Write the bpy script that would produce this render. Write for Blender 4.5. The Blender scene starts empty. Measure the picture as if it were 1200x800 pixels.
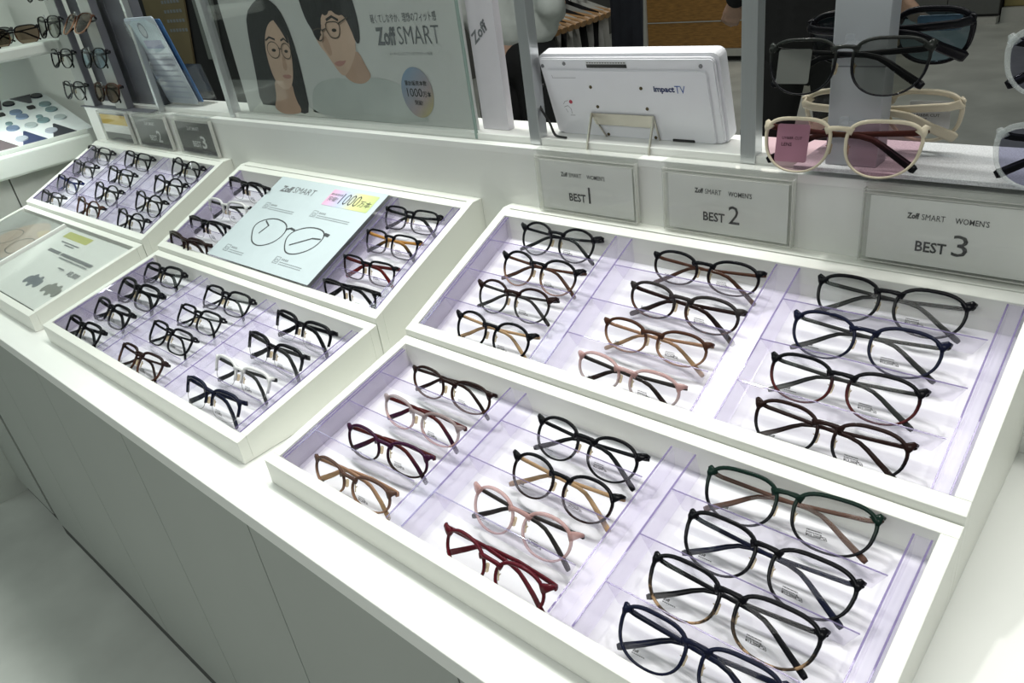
import bpy, bmesh, math, random
from mathutils import Vector, Matrix
R_ = math.radians
SC = bpy.context.scene
COL = SC.collection
random.seed(7)
H = 0.80                                   # height of the counter top; z below is measured from it

# ------------------------------------------------------------------ camera
cam = bpy.data.cameras.new('camera'); camo = bpy.data.objects.new('camera', cam); COL.objects.link(camo)
cam.sensor_fit = 'HORIZONTAL'; cam.sensor_width = 36.0; cam.lens = 889.894/1200*36.0
cam.clip_start = 0.02; cam.clip_end = 60
cr = ((0.7448915, 0.6539690, -0.1321410), (0.2311236, -0.4387242, -0.8683910), (-0.6258742, 0.6163162, -0.4779496))
camo.matrix_world = Matrix(((cr[0][0], -cr[1][0], -cr[2][0], 0.700618), (cr[0][1], -cr[1][1], -cr[2][1], -0.281481),
                            (cr[0][2], -cr[1][2], -cr[2][2], 0.511214+H), (0, 0, 0, 1)))
SC.camera = camo

# ------------------------------------------------------------------ world, lights, exposure
w = bpy.data.worlds.new('world'); SC.world = w; w.use_nodes = True
w.node_tree.nodes['Background'].inputs[0].default_value = (0.90, 1.0, 0.95, 1)
w.node_tree.nodes['Background'].inputs[1].default_value = 0.13
SC.view_settings.view_transform = 'Standard'; SC.view_settings.look = 'None'
SC.view_settings.gamma = 1.0; SC.view_settings.use_curve_mapping = False
SC.view_settings.exposure = 0.10
SC.cycles.transparent_max_bounces = 40
SC.cycles.max_bounces = 8
SC.cycles.caustics_reflective = False; SC.cycles.caustics_refractive = False

def area(name, loc, target, sx, sy, power, col):
    l = bpy.data.lights.new(name, 'AREA'); l.shape = 'RECTANGLE'; l.size = sx; l.size_y = sy; l.energy = power; l.color = col
    o = bpy.data.objects.new(name, l); COL.objects.link(o); o.location = loc
    o.rotation_euler = (Vector(target)-Vector(loc)).to_track_quat('-Z', 'Y').to_euler()
    return o
def spot(name, loc, target, power, col, size=0.05, ang=60):
    l = bpy.data.lights.new(name, 'SPOT'); l.energy = power; l.color = col; l.shadow_soft_size = size; l.spot_size = R_(ang); l.spot_blend = 0.6
    o = bpy.data.objects.new(name, l); COL.objects.link(o); o.location = loc
    o.rotation_euler = (Vector(target)-Vector(loc)).to_track_quat('-Z', 'Y').to_euler()
    return o
# ceiling panels and track spots of the shop
area('ceiling_panel_light', (0.1, 0.45, 2.75), (0.1, 0.45, 0), 1.6, 0.3, 24, (1.0, 1.0, 0.95))
area('ceiling_panel_light', (-1.6, 0.35, 2.75), (-1.6, 0.35, 0), 1.4, 0.3, 10, (0.82, 1.0, 0.91))
area('ceiling_panel_light', (0.6, -2.0, 2.75), (0.4, -1.4, 0), 2.0, 0.8, 22, (1.0, 1.0, 0.96))
area('ceiling_panel_light', (-2.2, -1.8, 2.75), (-2.0, -1.3, 0), 2.0, 0.8, 16, (0.84, 1.0, 0.92))
area('ceiling_panel_light', (-1.6, 2.5, 2.75), (-1.6, 2.5, 0), 1.0, 0.6, 9, (1.0, 1.0, 0.96))
area('ceiling_panel_light', (-2.5, 6.0, 2.75), (-2.5, 6.0, 0), 1.5, 1.5, 18, (1.0, 0.95, 0.85))
spot('track_spot_light', (-0.25, 0.55, 2.7), (0.28, 0.15, H), 42, (1.0, 1.0, 0.96), 0.05, 50)
spot('track_spot_light', (1.25, 0.45, 2.7), (0.38, 0.2, H), 31, (1.0, 1.0, 0.97), 0.05, 50)
spot('track_spot_light', (-0.9, 0.5, 2.7), (-0.6, 0.2, H), 15, (0.87, 1.0, 0.92), 0.05, 55)

# ------------------------------------------------------------------ materials
MATS = {}
def _new(name):
    m = bpy.data.materials.new(name); m.use_nodes = True; MATS[name] = m
    return m, m.node_tree.nodes, m.node_tree.links
def mat(name, col, rough=0.4, metal=0.0, var=0.04, scale=40.0, bump=0.0, coat=0.0, spec=0.5, stretch=None):
    if name in MATS: return MATS[name]
    m, N, L = _new(name); b = N['Principled BSDF']
    tc = N.new('ShaderNodeTexCoord'); no = N.new('ShaderNodeTexNoise'); no.inputs['Scale'].default_value = scale; no.inputs['Detail'].default_value = 4
    src = tc.outputs['Object']
    if stretch:
        mp = N.new('ShaderNodeMapping'); mp.inputs['Scale'].default_value = stretch; L.new(src, mp.inputs['Vector']); src = mp.outputs['Vector']
    L.new(src, no.inputs['Vector'])
    cr = N.new('ShaderNodeValToRGB'); e = cr.color_ramp.elements
    e[0].position = 0.3; e[1].position = 0.7
    e[0].color = tuple(c*(1-var) for c in col)+(1,); e[1].color = tuple(min(1, c*(1+var)) for c in col)+(1,)
    L.new(no.outputs['Fac'], cr.inputs['Fac']); L.new(cr.outputs['Color'], b.inputs['Base Color'])
    b.inputs['Roughness'].default_value = rough; b.inputs['Metallic'].default_value = metal
    b.inputs['Coat Weight'].default_value = coat; b.inputs['Specular IOR Level'].default_value = spec
    if bump:
        bp = N.new('ShaderNodeBump'); bp.inputs['Strength'].default_value = bump; bp.inputs['Distance'].default_value = 0.002
        L.new(no.outputs['Fac'], bp.inputs['Height']); L.new(bp.outputs['Normal'], b.inputs['Normal'])
    return m
def clear(name, tint, refl=1.0, haze=0.0, hazecol=(0.8, 0.75, 0.95), rough=0.03):
    # thin clear sheet: tinted transmission, mirror-like surface by fresnel, and a little milky haze
    if name in MATS: return MATS[name]
    m, N, L = _new(name); N.remove(N['Principled BSDF']); out = N['Material Output']
    t = N.new('ShaderNodeBsdfTransparent'); t.inputs[0].default_value = tint+(1,)
    g = N.new('ShaderNodeBsdfGlossy'); g.inputs['Roughness'].default_value = rough
    fr = N.new('ShaderNodeFresnel'); ge = N.new('ShaderNodeNewGeometry'); im = N.new('ShaderNodeMath'); im.operation = 'MULTIPLY_ADD'
    im.inputs[1].default_value = 1/1.45-1.45; im.inputs[2].default_value = 1.45      # same index from both faces of a thin sheet
    L.new(ge.outputs['Backfacing'], im.inputs[0]); L.new(im.outputs[0], fr.inputs['IOR'])
    no = N.new('ShaderNodeTexNoise'); no.inputs['Scale'].default_value = 8
    mu = N.new('ShaderNodeMath'); mu.operation = 'MULTIPLY'; mu.inputs[1].default_value = refl
    L.new(fr.outputs[0], mu.inputs[0])
    base = t.outputs[0]
    if haze:
        d = N.new('ShaderNodeBsdfDiffuse'); d.inputs[0].default_value = hazecol+(1,)
        tr = N.new('ShaderNodeBsdfTranslucent'); tr.inputs[0].default_value = hazecol+(1,)
        ad = N.new('ShaderNodeMixShader'); ad.inputs[0].default_value = 0.5; L.new(d.outputs[0], ad.inputs[1]); L.new(tr.outputs[0], ad.inputs[2])
        mx = N.new('ShaderNodeMixShader'); mh = N.new('ShaderNodeMath'); mh.operation = 'MULTIPLY_ADD'
        L.new(no.outputs['Fac'], mh.inputs[0]); mh.inputs[1].default_value = haze*0.3; mh.inputs[2].default_value = haze*0.85
        L.new(mh.outputs[0], mx.inputs[0]); L.new(t.outputs[0], mx.inputs[1]); L.new(ad.outputs[0], mx.inputs[2]); base = mx.outputs[0]
    m2 = N.new('ShaderNodeMixShader'); L.new(mu.outputs[0], m2.inputs[0]); L.new(base, m2.inputs[1]); L.new(g.outputs[0], m2.inputs[2])
    L.new(m2.outputs[0], out.inputs['Surface'])
    return m
def frame_mat(top, bot=None, tort=False, y0=-0.020, y1=-0.006, alpha=1.0):
    # acetate: top colour, optionally fading to another colour at the bottom of the rim, optionally tortoise flecks
    key = 'acetate_%s_%s_%d_%.2f' % (top, bot, tort, alpha)
    if key in MATS: return MATS[key]
    m, N, L = _new(key); b = N['Principled BSDF']
    tc = N.new('ShaderNodeTexCoord'); sp = N.new('ShaderNodeSeparateXYZ'); L.new(tc.outputs['Object'], sp.inputs[0])
    mr = N.new('ShaderNodeMapRange'); mr.inputs['From Min'].default_value = y0; mr.inputs['From Max'].default_value = y1; L.new(sp.outputs['Y'], mr.inputs['Value'])
    no = N.new('ShaderNodeTexNoise'); no.inputs['Scale'].default_value = 160 if tort else 60; L.new(tc.outputs['Object'], no.inputs['Vector'])
    c2 = N.new('ShaderNodeValToRGB'); e = c2.color_ramp.elements; bb = bot or top
    e[0].position = 0.47 if tort else 0.2; e[1].position = 0.56 if tort else 0.8
    e[0].color = (tuple(c*0.12 for c in bb) if tort else tuple(c*0.85 for c in bb))+(1,); e[1].color = bb+(1,)
    L.new(no.outputs['Fac'], c2.inputs['Fac'])
    mx = N.new('ShaderNodeMix'); mx.data_type = 'RGBA'; L.new(mr.outputs[0], mx.inputs[0]); L.new(c2.outputs[0], mx.inputs[6]); mx.inputs[7].default_value = top+(1,)
    L.new(mx.outputs[2], b.inputs['Base Color']); b.inputs['Roughness'].default_value = 0.17; b.inputs['Specular IOR Level'].default_value = 0.16; b.inputs['Alpha'].default_value = alpha
    return m

CREAM = mat('cream_laminate', (0.80, 0.81, 0.755), 0.42, var=0.012, scale=6)
WHITE = mat('white_laminate', (0.83, 0.84, 0.81), 0.34, var=0.012, scale=5)
LEDGE = mat('ledge_laminate', (0.78, 0.79, 0.755), 0.45, var=0.015, scale=4)
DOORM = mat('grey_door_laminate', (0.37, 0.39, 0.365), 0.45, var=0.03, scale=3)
DARK = mat('dark_gap', (0.03, 0.03, 0.03), 0.8)
KICK = mat('toe_kick', (0.055, 0.057, 0.055), 0.6)
SHEET = mat('tray_liner', (0.80, 0.80, 0.825), 0.6, var=0.01)
CONC = mat('concrete_floor', (0.50, 0.515, 0.485), 0.45, var=0.15, scale=3.6, bump=0.05)
ALU = mat('aluminium', (0.62, 0.64, 0.65), 0.32, 0.9, var=0.03, scale=20, stretch=(60, 60, 1))
STEEL = mat('brushed_steel', (0.56, 0.53, 0.46), 0.35, 0.85, var=0.05, scale=30)
GREYP = mat('grey_panel', (0.135, 0.14, 0.16), 0.5, var=0.03)
STAND = mat('grey_stand', (0.42, 0.44, 0.47), 0.42, var=0.04, scale=14, stretch=(1, 1, 0.1))
MATG = mat('speckled_grey_mat', (0.50, 0.51, 0.52), 0.7, var=0.25, scale=900)
LIP = clear('lavender_acrylic', (0.964, 0.955, 0.983), 0.35, 0.065, (0.86, 0.83, 0.97), rough=0.16)
EDGE = clear('acrylic_edge', (0.66, 0.60, 0.80), 0.8, 0.3, (0.55, 0.50, 0.70))
PLATE = clear('clear_plate', (0.985, 0.980, 0.990), 0.10, rough=0.3)
ACRYL = clear('clear_acrylic', (0.978, 0.980, 0.975), 0.7, 0.04, (0.9, 0.92, 0.91))
GLASS = clear('glass_pane', (0.955, 0.968, 0.962), 1.0)
LENS = clear('demo_lens', (0.972, 0.98, 0.976), 0.38)
PADM = clear('nose_pad', (0.88, 0.80, 0.66), 0.6, 0.35, (0.8, 0.72, 0.55))
INK = mat('black_ink', (0.035, 0.035, 0.035), 0.6)
GREYINK = mat('grey_ink', (0.16, 0.17, 0.18), 0.6)
WINK = mat('white_ink', (0.75, 0.77, 0.76), 0.6)

# ------------------------------------------------------------------ mesh helpers
def V(x, y, z): return Vector((x, y, z+H))
ORG = {}
def obj(name, bm, m, parent=None, smooth=False, kind=None, label=None, loc=None):
    off = ORG.get(parent.name, Vector()) if parent is not None else (Vector(loc) if loc is not None else Vector())
    if off.length: bmesh.ops.translate(bm, verts=bm.verts, vec=-off)
    me = bpy.data.meshes.new(name); bm.to_mesh(me); bm.free()
    for k in (m if isinstance(m, (list, tuple)) else [m]): me.materials.append(k)
    if smooth:
        for p in me.polygons: p.use_smooth = True
    o = bpy.data.objects.new(name, me); COL.objects.link(o)
    if parent is not None: o.parent = parent
    else: o.location = off
    ORG[o.name] = off
    if kind: o['kind'] = kind
    if label: o['label'] = label
    return o
def tag(o, label, cat, group=None):
    o['label'] = label; o['category'] = cat
    if group: o['group'] = group
    return o
def thing(name, label, cat, loc=(0, 0, 0), group=None):
    o = bpy.data.objects.new(name, None); COL.objects.link(o); o.location = loc; o.empty_display_size = 0.05
    ORG[o.name] = Vector(loc); return tag(o, label, cat, group)
def box(lo, hi, bev=0.0, bm=None):
    bm2 = bmesh.new()
    bmesh.ops.create_cube(bm2, size=1)
    lo = Vector(lo); hi = Vector(hi); c = (lo+hi)/2; d = hi-lo
    for v in bm2.verts: v.co = Vector((c.x+v.co.x*d.x, c.y+v.co.y*d.y, c.z+v.co.z*d.z))
    if bev: bmesh.ops.bevel(bm2, geom=bm2.edges[:], offset=bev, segments=2, affect='EDGES', profile=0.5)
    if bm is None: return bm2
    return merge(bm, bm2)
def merge(bm, b2):
    me = bpy.data.meshes.new('tmp'); b2.to_mesh(me); b2.free(); bm.from_mesh(me); bpy.data.meshes.remove(me); return bm
def prism(poly, x0, x1, bev=0.0):
    # polygon in (y, z) run along x
    bm = bmesh.new()
    a = [bm.verts.new((x0, y, z)) for y, z in poly]; b = [bm.verts.new((x1, y, z)) for y, z in poly]
    bm.faces.new(a); bm.faces.new(b[::-1]); n = len(poly)
    for i in range(n): bm.faces.new((a[i], b[i], b[(i+1) % n], a[(i+1) % n]))
    bmesh.ops.recalc_face_normals(bm, faces=bm.faces[:])
    if bev: bmesh.ops.bevel(bm, geom=bm.edges[:], offset=bev, segments=2, affect='EDGES', profile=0.5)
    return bm
def slab(poly, ax, ay, o, d):
    # polygon in the plane (o, ax, ay), pushed by vector d
    bm = bmesh.new(); o = Vector(o); ax = Vector(ax); ay = Vector(ay); d = Vector(d)
    a = [bm.verts.new(o+ax*x+ay*y) for x, y in poly]; b = [bm.verts.new(o+ax*x+ay*y+d) for x, y in poly]
    bm.faces.new(a); bm.faces.new(b[::-1]); n = len(poly)
    for i in range(n): bm.faces.new((a[i], b[i], b[(i+1) % n], a[(i+1) % n]))
    bmesh.ops.recalc_face_normals(bm, faces=bm.faces[:])
    return bm
def rrect(x0, y0, x1, y1, r, n=5):
    p = []
    for cx, cy, a in ((x1-r, y1-r, 0), (x0+r, y1-r, 90), (x0+r, y0+r, 180), (x1-r, y0+r, 270)):
        for i in range(n): t = R_(a+90*i/(n-1)); p.append((cx+r*math.cos(t), cy+r*math.sin(t)))
    return p
def ell(cx, cy, a, b, n=24, rot=0):
    c, s = math.cos(R_(rot)), math.sin(R_(rot)); r = []
    for i in range(n):
        t = 2*math.pi*i/n; x, y = a*math.cos(t), b*math.sin(t); r.append((cx+x*c-y*s, cy+x*s+y*c))
    return r
def smoothpoly(p, it=2):
    for _ in range(it):
        q = []
        for i in range(len(p)):
            a = p[i]; b = p[(i+1) % len(p)]
            q += [(a[0]*.75+b[0]*.25, a[1]*.75+b[1]*.25), (a[0]*.25+b[0]*.75, a[1]*.25+b[1]*.75)]
        p = q
    return p
def flat(polys, ax, ay, o, bm=None, step=0.0):
    # flat print: polygons in the plane (o, ax, ay); each entry (polygon, material index)
    bm = bm or bmesh.new(); o = Vector(o); ax = Vector(ax); ay = Vector(ay); n = ax.cross(ay).normalized()
    for k, (p, mi) in enumerate(polys):
        f = bm.faces.new([bm.verts.new(o+ax*x+ay*y+n*step*k) for x, y in p]); f.material_index = mi
        f.normal_update()
        if f.normal.dot(n) < 0: f.normal_flip()
    bmesh.ops.triangulate(bm, faces=[f for f in bm.faces if len(f.verts) > 4])
    return bm
def stroke(pts, wd, closed=False):
    # a drawn line as quads
    r = []; n = len(pts)
    for i in range(n if closed else n-1):
        a = Vector(pts[i]); b = Vector(pts[(i+1) % n]); d = (b-a)
        if d.length < 1e-9: continue
        p = Vector((-d.y, d.x)).normalized()*wd/2; e = d.normalized()*wd*0.3
        r.append([tuple(a-e+p), tuple(a-e-p), tuple(b+e-p), tuple(b+e+p)])
    return r
def sweep(pts, ws, hs, up=(0, 0, 1), closed=False, nsec=8, bm=None, ups=None):
    # rounded-rectangle section (w across, h along up) along points
    bm = bm or bmesh.new(); n = len(pts); P = [Vector(p) for p in pts]; rings = []
    f = (lambda a, i: a[i] if isinstance(a, (list, tuple)) else a)
    for i in range(n):
        t = (P[(i+1) % n]-P[i-1]) if closed else (P[min(i+1, n-1)]-P[max(i-1, 0)])
        t.normalize(); u = Vector(ups[i] if ups else up); s = t.cross(u).normalized(); u = s.cross(t).normalized()
        r = []
        for k in range(nsec):
            a = 2*math.pi*(k+0.5)/nsec; c, d = math.cos(a), math.sin(a)
            e = 0.62; c = math.copysign(abs(c)**e, c); d = math.copysign(abs(d)**e, d)
            r.append(bm.verts.new(P[i]+s*c*f(ws, i)/2+u*d*f(hs, i)/2))
        rings.append(r)
    for i in range(n if closed else n-1):
        a = rings[i]; b = rings[(i+1) % n]
        for k in range(nsec): bm.faces.new((a[k], a[(k+1) % nsec], b[(k+1) % nsec], b[k]))
    if not closed: bm.faces.new(rings[0][::-1]); bm.faces.new(rings[-1])
    return bm
def lathe_disc(c, r, h, n=14, axis=(0, 0, 1)):
    bm = bmesh.new(); q = Vector((0, 0, 1)).rotation_difference(Vector(axis)).to_matrix().to_4x4()
    bmesh.ops.create_cone(bm, cap_ends=True, segments=n, radius1=r, radius2=r*0.92, depth=h, matrix=Matrix.Translation(Vector(c)) @ q)
    return bm
def tmesh(body, bold=0.0, shear=0.0):
    c = bpy.data.curves.new('lettering', 'FONT'); c.body = body; c.offset = bold; c.resolution_u = 2; c.shear = shear
    o = bpy.data.objects.new('lettering', c); COL.objects.link(o)
    me = bpy.data.meshes.new_from_object(o.evaluated_get(bpy.context.evaluated_depsgraph_get()))
    bpy.data.objects.remove(o); bpy.data.curves.remove(c); return me
def text(body, o, ax, ay, width, m=None, parent=None, bold=0.0, ysc=1.0, name='lettering', bm=None, shear=0.0, height=None):
    # lettering: lower-left corner o, running along ax with the given width
    me = tmesh(body, bold, shear); xs = [v.co.x for v in me.vertices]; ys = [v.co.y for v in me.vertices]
    k = width/(max(xs)-min(xs)) if width else height/(max(ys)-min(ys)); ky = k*ysc if height is None else height/(max(ys)-min(ys)); o = Vector(o); ax = Vector(ax); ay = Vector(ay)
    for v in me.vertices: v.co = o+ax*((v.co.x-min(xs))*k)+ay*((v.co.y-min(ys))*ky)
    own = bm is None
    bm = bm or bmesh.new(); bm.from_mesh(me); bpy.data.meshes.remove(me)
    return obj(name, bm, m, parent) if own else bm

# ------------------------------------------------------------------ room
obj('floor', box((-5, -3, -0.05), (4, 10.5, 0)), CONC, kind='structure')
obj('wall_back', box((-6, 10.5, 0), (5, 10.6, 3.2)), mat('dark_back_wall', (0.05, 0.05, 0.05), 0.7), kind='structure')
obj('wall_left', box((-5.1, -3, 0), (-5, 10.5, 3.2)), mat('grey_left_wall', (0.10, 0.10, 0.095), 0.7), kind='structure')

# ------------------------------------------------------------------ counter
AX = Vector((1, 0, 0)); AY = Vector((0, 1, 0)); AZ = Vector((0, 0, 1))
X0C, X1C = -1.425, 1.40
tag(obj('worktop', box(V(X0C, -0.0473, -0.022), V(X1C, 0.449, 0), 0.0012), WHITE, loc=V(0, 0, -0.022)),
    'long white laminate worktop carrying the sloped eyeglass trays', 'worktop')
seams = [X0C, -1.137, -0.776, -0.415, -0.054, 0.307, 0.668, 1.029, 1.39]
ordn = ['first', 'second', 'third', 'fourth', 'fifth', 'sixth', 'seventh', 'eighth']
for i in range(8):
    a, b = seams[i], seams[i+1]
    t = thing('cabinet_unit', 'grey cabinet unit under the white worktop, %s from the left end' % ordn[i], 'cabinet', (a, 0, 0), 'grey cabinet units under the worktop')
    obj('carcass', box(V(a+.004, 0.012, -0.765), V(b-.001, 0.44, -0.0225)), DARK, t)
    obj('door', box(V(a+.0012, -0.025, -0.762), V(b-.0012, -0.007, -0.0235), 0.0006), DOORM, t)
    obj('toe_kick', box((a+.0005, -0.0235, 0), (b-.0005, 0.43, H-0.7655)), KICK, t)
t = thing('partition_ledge', 'white partition wall with a bright ledge behind the trays', 'partition', (X0C, 0.449, 0))
obj('wall_panel', box(V(X0C, 0.449, -0.80), V(X1C, 0.535, 0.246)), LEDGE, t)
obj('ledge_front', box(V(X0C, 0.4478, 0.2462), V(X1C, 0.4625, 0.2560), 0.0008), WHITE, t)
obj('ledge_top', box(V(X0C, 0.4650, 0.2462), V(X1C, 0.5360, 0.2645), 0.0008), WHITE, t)
obj('groove', box(V(X0C, 0.4622, 0.2461), V(X1C, 0.4652, 0.2500)), mat('groove_grey', (0.4, 0.4, 0.38), .6), t)
for xx, nm in ((-0.725, 'first'), (0.0435, 'second'), (0.338, 'third')):
    tag(obj('aluminium_post', box(V(xx-.0085, 0.4625, 0.2563), V(xx+.0085, 0.4790, 0.95), 0.0007), ALU, loc=V(xx, .47, .2563)),
        {'first': 'square aluminium post on the ledge left of the portrait poster', 'second': 'square aluminium post on the ledge beside the back of the screen',
         'third': 'square aluminium post on the ledge between screen and sunglasses stand'}[nm], 'post', 'aluminium posts on the ledge')
tag(obj('thin_metal_rod', box(V(-1.026, 0.454, 0.2563), V(-1.014, 0.466, 0.95), 0.001), ALU, loc=V(-1.02, .46, .2563)), 'thin pale metal post between grey panels and leaflet holder', 'post')

# ------------------------------------------------------------------ trays
h0, D, h1 = 0.0314, 0.22445, 0.0788
B0, g0, B1, g1, BE = 0.22545, 0.0871, 0.4305, 0.1762, 0.4488
TW = 0.63; XM, XL = -0.6884, -1.3847; TK = 0.0125
aF = math.atan2(h1-h0, D); aB = math.atan2(g1-g0, B1-B0)
TR = {'FR': (0, 0), 'BR': (0, 1), 'MF': (XM, 0), 'MB': (XM, 1), 'LF': (XL, 0), 'LB': (XL, 1)}
def tframe(k):
    x, bk = TR[k]; a = aB if bk else aF
    o = V(x, B0, g0) if bk else V(x, 0, h0)
    return o, Vector((1, 0, 0)), Vector((0, math.cos(a), math.sin(a))), Vector((0, -math.sin(a), math.cos(a)))
def tp(k, u, v, w):
    o, a, b, c = tframe(k); return o+a*u+b*v+c*w
def tbox(k, u0, v0, w0, u1, v1, w1):
    o, a, b, c = tframe(k); bm = box((u0, v0, w0), (u1, v1, w1))
    for v in bm.verts: v.co = o+a*v.co.x+b*v.co.y+c*v.co.z
    return bm
def tslab(k, poly, w, dw):
    # polygon in tray (u, v) at height w
    o, a, b, c = tframe(k); return slab(poly, a, b, o+c*w, c*dw)
COLS = [(0.0215, 0.1925), (0.2185, 0.3925), (0.4205, 0.600)]
LIPV = (0.0665, 0.118, 0.1705)
def tray(k, label, cols, liner=True):
    x, bk = TR[k]; sl = math.tan(aB if bk else aF); L = (B1-B0)/math.cos(aB) if bk else D/math.cos(aF)
    t = thing('display_tray', label, 'tray', V(x, B0 if bk else 0, 0), 'sloped white display trays on the worktop')
    z = lambda *p: [(y, zz+H) for y, zz in p]
    if bk:
        obj('front_board', prism(z((B0, .0005), (B0+TK, .0005), (B0+TK, g0+TK*sl), (B0, g0)), x, x+TW, .0006), CREAM, t)
        obj('back_board', prism(z((B1-TK, .0005), (B1-.0012, .0005), (B1-.0012, g1-.0005), (B1-TK, g1-TK*sl)), x+TK, x+TW-TK, .0006), CREAM, t)
        obj('back_strip', box(V(x+TK, B1+.0008, .0005), V(x+TW-TK, BE, g1), .0006), CREAM, t)
        for q in (x, x+TW-TK):
            obj('side_board', prism(z((B0+TK, .0005), (BE, .0005), (BE, g1), (B1, g1), (B0+TK, g0+TK*sl)), q, q+TK, .0006), CREAM, t)
    else:
        obj('front_board', prism(z((0, .0005), (TK, .0005), (TK, h0+TK*sl), (0, h0)), x, x+TW, .0006), CREAM, t)
        obj('back_board', prism(z((D-TK, .0005), (D, .0005), (D, h1), (D-TK, h1-TK*sl)), x, x+TW, .0006), CREAM, t)
        for q in (x, x+TW-TK):
            obj('side_board', prism(z((TK, .0005), (D-TK, .0005), (D-TK, h1-TK*sl), (TK, h0+TK*sl)), q, q+TK, .0006), CREAM, t)
    obj('liner', tbox(k, TK+.0005, TK+.0005+(0.006 if not bk else 0), -.0305, TW-TK-.0005, L-TK-.006, -.0295), SHEET, t)
    if not cols: return t
    ins = obj('acrylic_insert', tbox(k, .0205, .0185, -.0180, TW-.0285, .2055, -.0168), PLATE, t)
    # raised clear ridges: between the columns and along both sides
    walls = [(TK+.0012, COLS[0][0]), (COLS[0][1], COLS[1][0]), (COLS[1][1], COLS[2][0]), (COLS[2][1], TW-TK-.0012)]
    if len(cols) == 2 and k == 'MB': walls = [walls[0], (COLS[0][1]-.03, COLS[0][1]-.012), (.465, .482), walls[3]]
    for a, b in walls:
        m_ = .0018
        o, ux, vx, wx = tframe(k)
        sec = [(a, -.0285), (a+m_, -.002), (a+m_+.0006, -.0012), (b-m_-.0006, -.0012), (b-m_, -.002), (b, -.0285),
               (b-.0014, -.0285), (b-m_-.0014, -.0028), (a+m_+.0014, -.0028), (a+.0014, -.0285)]
        obj('ridge', slab(sec, ux, wx, o+vx*.0145, vx*.194), LIP, ins)
        bm = bmesh.new()
        for q in (a+m_, b-m_):
            merge(bm, tbox(k, q-.0007, .0145, -.0018, q+.0007, +.2085, -.0009))
        obj('ridge_edge', bm, EDGE, ins)
    for c in cols:
        a, b = COLS[c]
        if k == 'MB': a, b = ((.0215, .160) if c == 0 else (.484, .600))
        for v in LIPV:
            o, ux, vx, wx = tframe(k)
            # leaning lip with tapered ends: front strip of the row behind it
            bm = bmesh.new()
            top = [(a+.001, v-.0080, .0030), (b-.001, v-.0080, .0030), (b-.011, v-.0112, -.0166), (a+.011, v-.0112, -.0166)]
            vs = [bm.verts.new(o+ux*p[0]+vx*p[1]+wx*p[2]) for p in top]; ws_ = [bm.verts.new(o+ux*p[0]+vx*(p[1]+.0011)+wx*(p[2]-.0002)) for p in top]
            bm.faces.new(vs[::-1]); bm.faces.new(ws_)
            for i in range(4): bm.faces.new((vs[i], vs[(i+1) % 4], ws_[(i+1) % 4], ws_[i]))
            bmesh.ops.recalc_face_normals(bm, faces=bm.faces[:])
            obj('lip', bm, LIP, ins)
            pa = o+ux*(a+.001)+vx*(v-.0080)+wx*.0030; pb = o+ux*(b-.001)+vx*(v-.0080)+wx*.0030
            obj('lip_edge', sweep([pa, pb], .0009, .0009, up=wx, nsec=4), EDGE, ins)
    return t
tray('FR', 'nearest front display tray, white frame with twelve eyeglasses on lavender dividers', (0, 1, 2))
tray('BR', 'raised display tray directly below the BEST 1, 2 and 3 signs', (0, 1, 2))
tray('MF', 'middle front display tray of twelve eyeglasses, left of the nearest tray', (0, 1, 2))
tray('MB', 'raised display tray with a large white eyeglasses card between two eyeglass columns', (0, 2))
tray('LF', 'low display tray holding two printed cards at the far left', ())
tray('LB', 'farthest raised display tray of small black eyeglasses under the dark signs', (0, 1, 2))

# ------------------------------------------------------------------ eyeglasses
# lens width, lens height, centre height below the hinge line, exponent above, exponent below, taper towards the bottom
SHAPE = {'round': (.0495, .0410, -.0160, 2.2, 2.1, .06), 'panto': (.0510, .0395, -.0150, 2.25, 2.15, .04), 'oval': (.0540, .0335, -.0115, 2.35, 2.2, .03),
         'wellington': (.0560, .0400, -.0165, 3.1, 2.35, .085), 'boston': (.0545, .0395, -.0160, 2.6, 2.2, .075),
         'square': (.0535, .0350, -.0145, 3.6, 3.0, .04), 'browline': (.0545, .0360, -.0150, 3.2, 2.7, .05),
         'sun': (.0560, .0445, -.0190, 3.3, 2.25, .10)}
HW = .068
def curve_z(x): return -1.1*x*x
def outline(sh, n=40):
    lw, lh, cy, n1, n2, tp_ = SHAPE[sh]; cx = .0088+lw/2; r = []
    for i in range(n):
        t = 2*math.pi*i/n; c, s = math.cos(t), math.sin(t); e = 2/(n1 if s > 0 else n2)
        x = lw/2*math.copysign(abs(c)**e, c); y = lh/2*math.copysign(abs(s)**e, s)
        x = x*(1+tp_*y/(lh/2)) + .0010*y/(lh/2); r.append((cx+x, cy+y))
    return r, cx, cy
def mirror(bm):
    for v in bm.verts: v.co.x = -v.co.x
    bmesh.ops.reverse_faces(bm, faces=bm.faces[:]); return bm
def rim(sh, thick, half=False):
    pts, cx, cy = outline(sh); n = len(pts); P = []; W_ = []; ups = []
    rng = range(n) if not half else [i % n for i in range(-1, n//2+2)]
    for i in rng:
        a = pts[i-1]; b = pts[(i+1) % n]; d = Vector((b[0]-a[0], b[1]-a[1])).normalized(); nx = Vector((d.y, -d.x))
        s = math.sin(2*math.pi*i/n); th = thick*(1.0+.28*max(0, s)-.30*max(0, -s))
        if half: th = thick*1.7*(0.55+.45*max(0, s))
        p = Vector(pts[i])+nx*th*.5; P.append((p.x, p.y, curve_z(p.x))); W_.append(th); ups.append((0, 0, 1))
    return sweep(P, W_, .0034 if not half else .0042, closed=not half, nsec=8, ups=ups)
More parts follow.
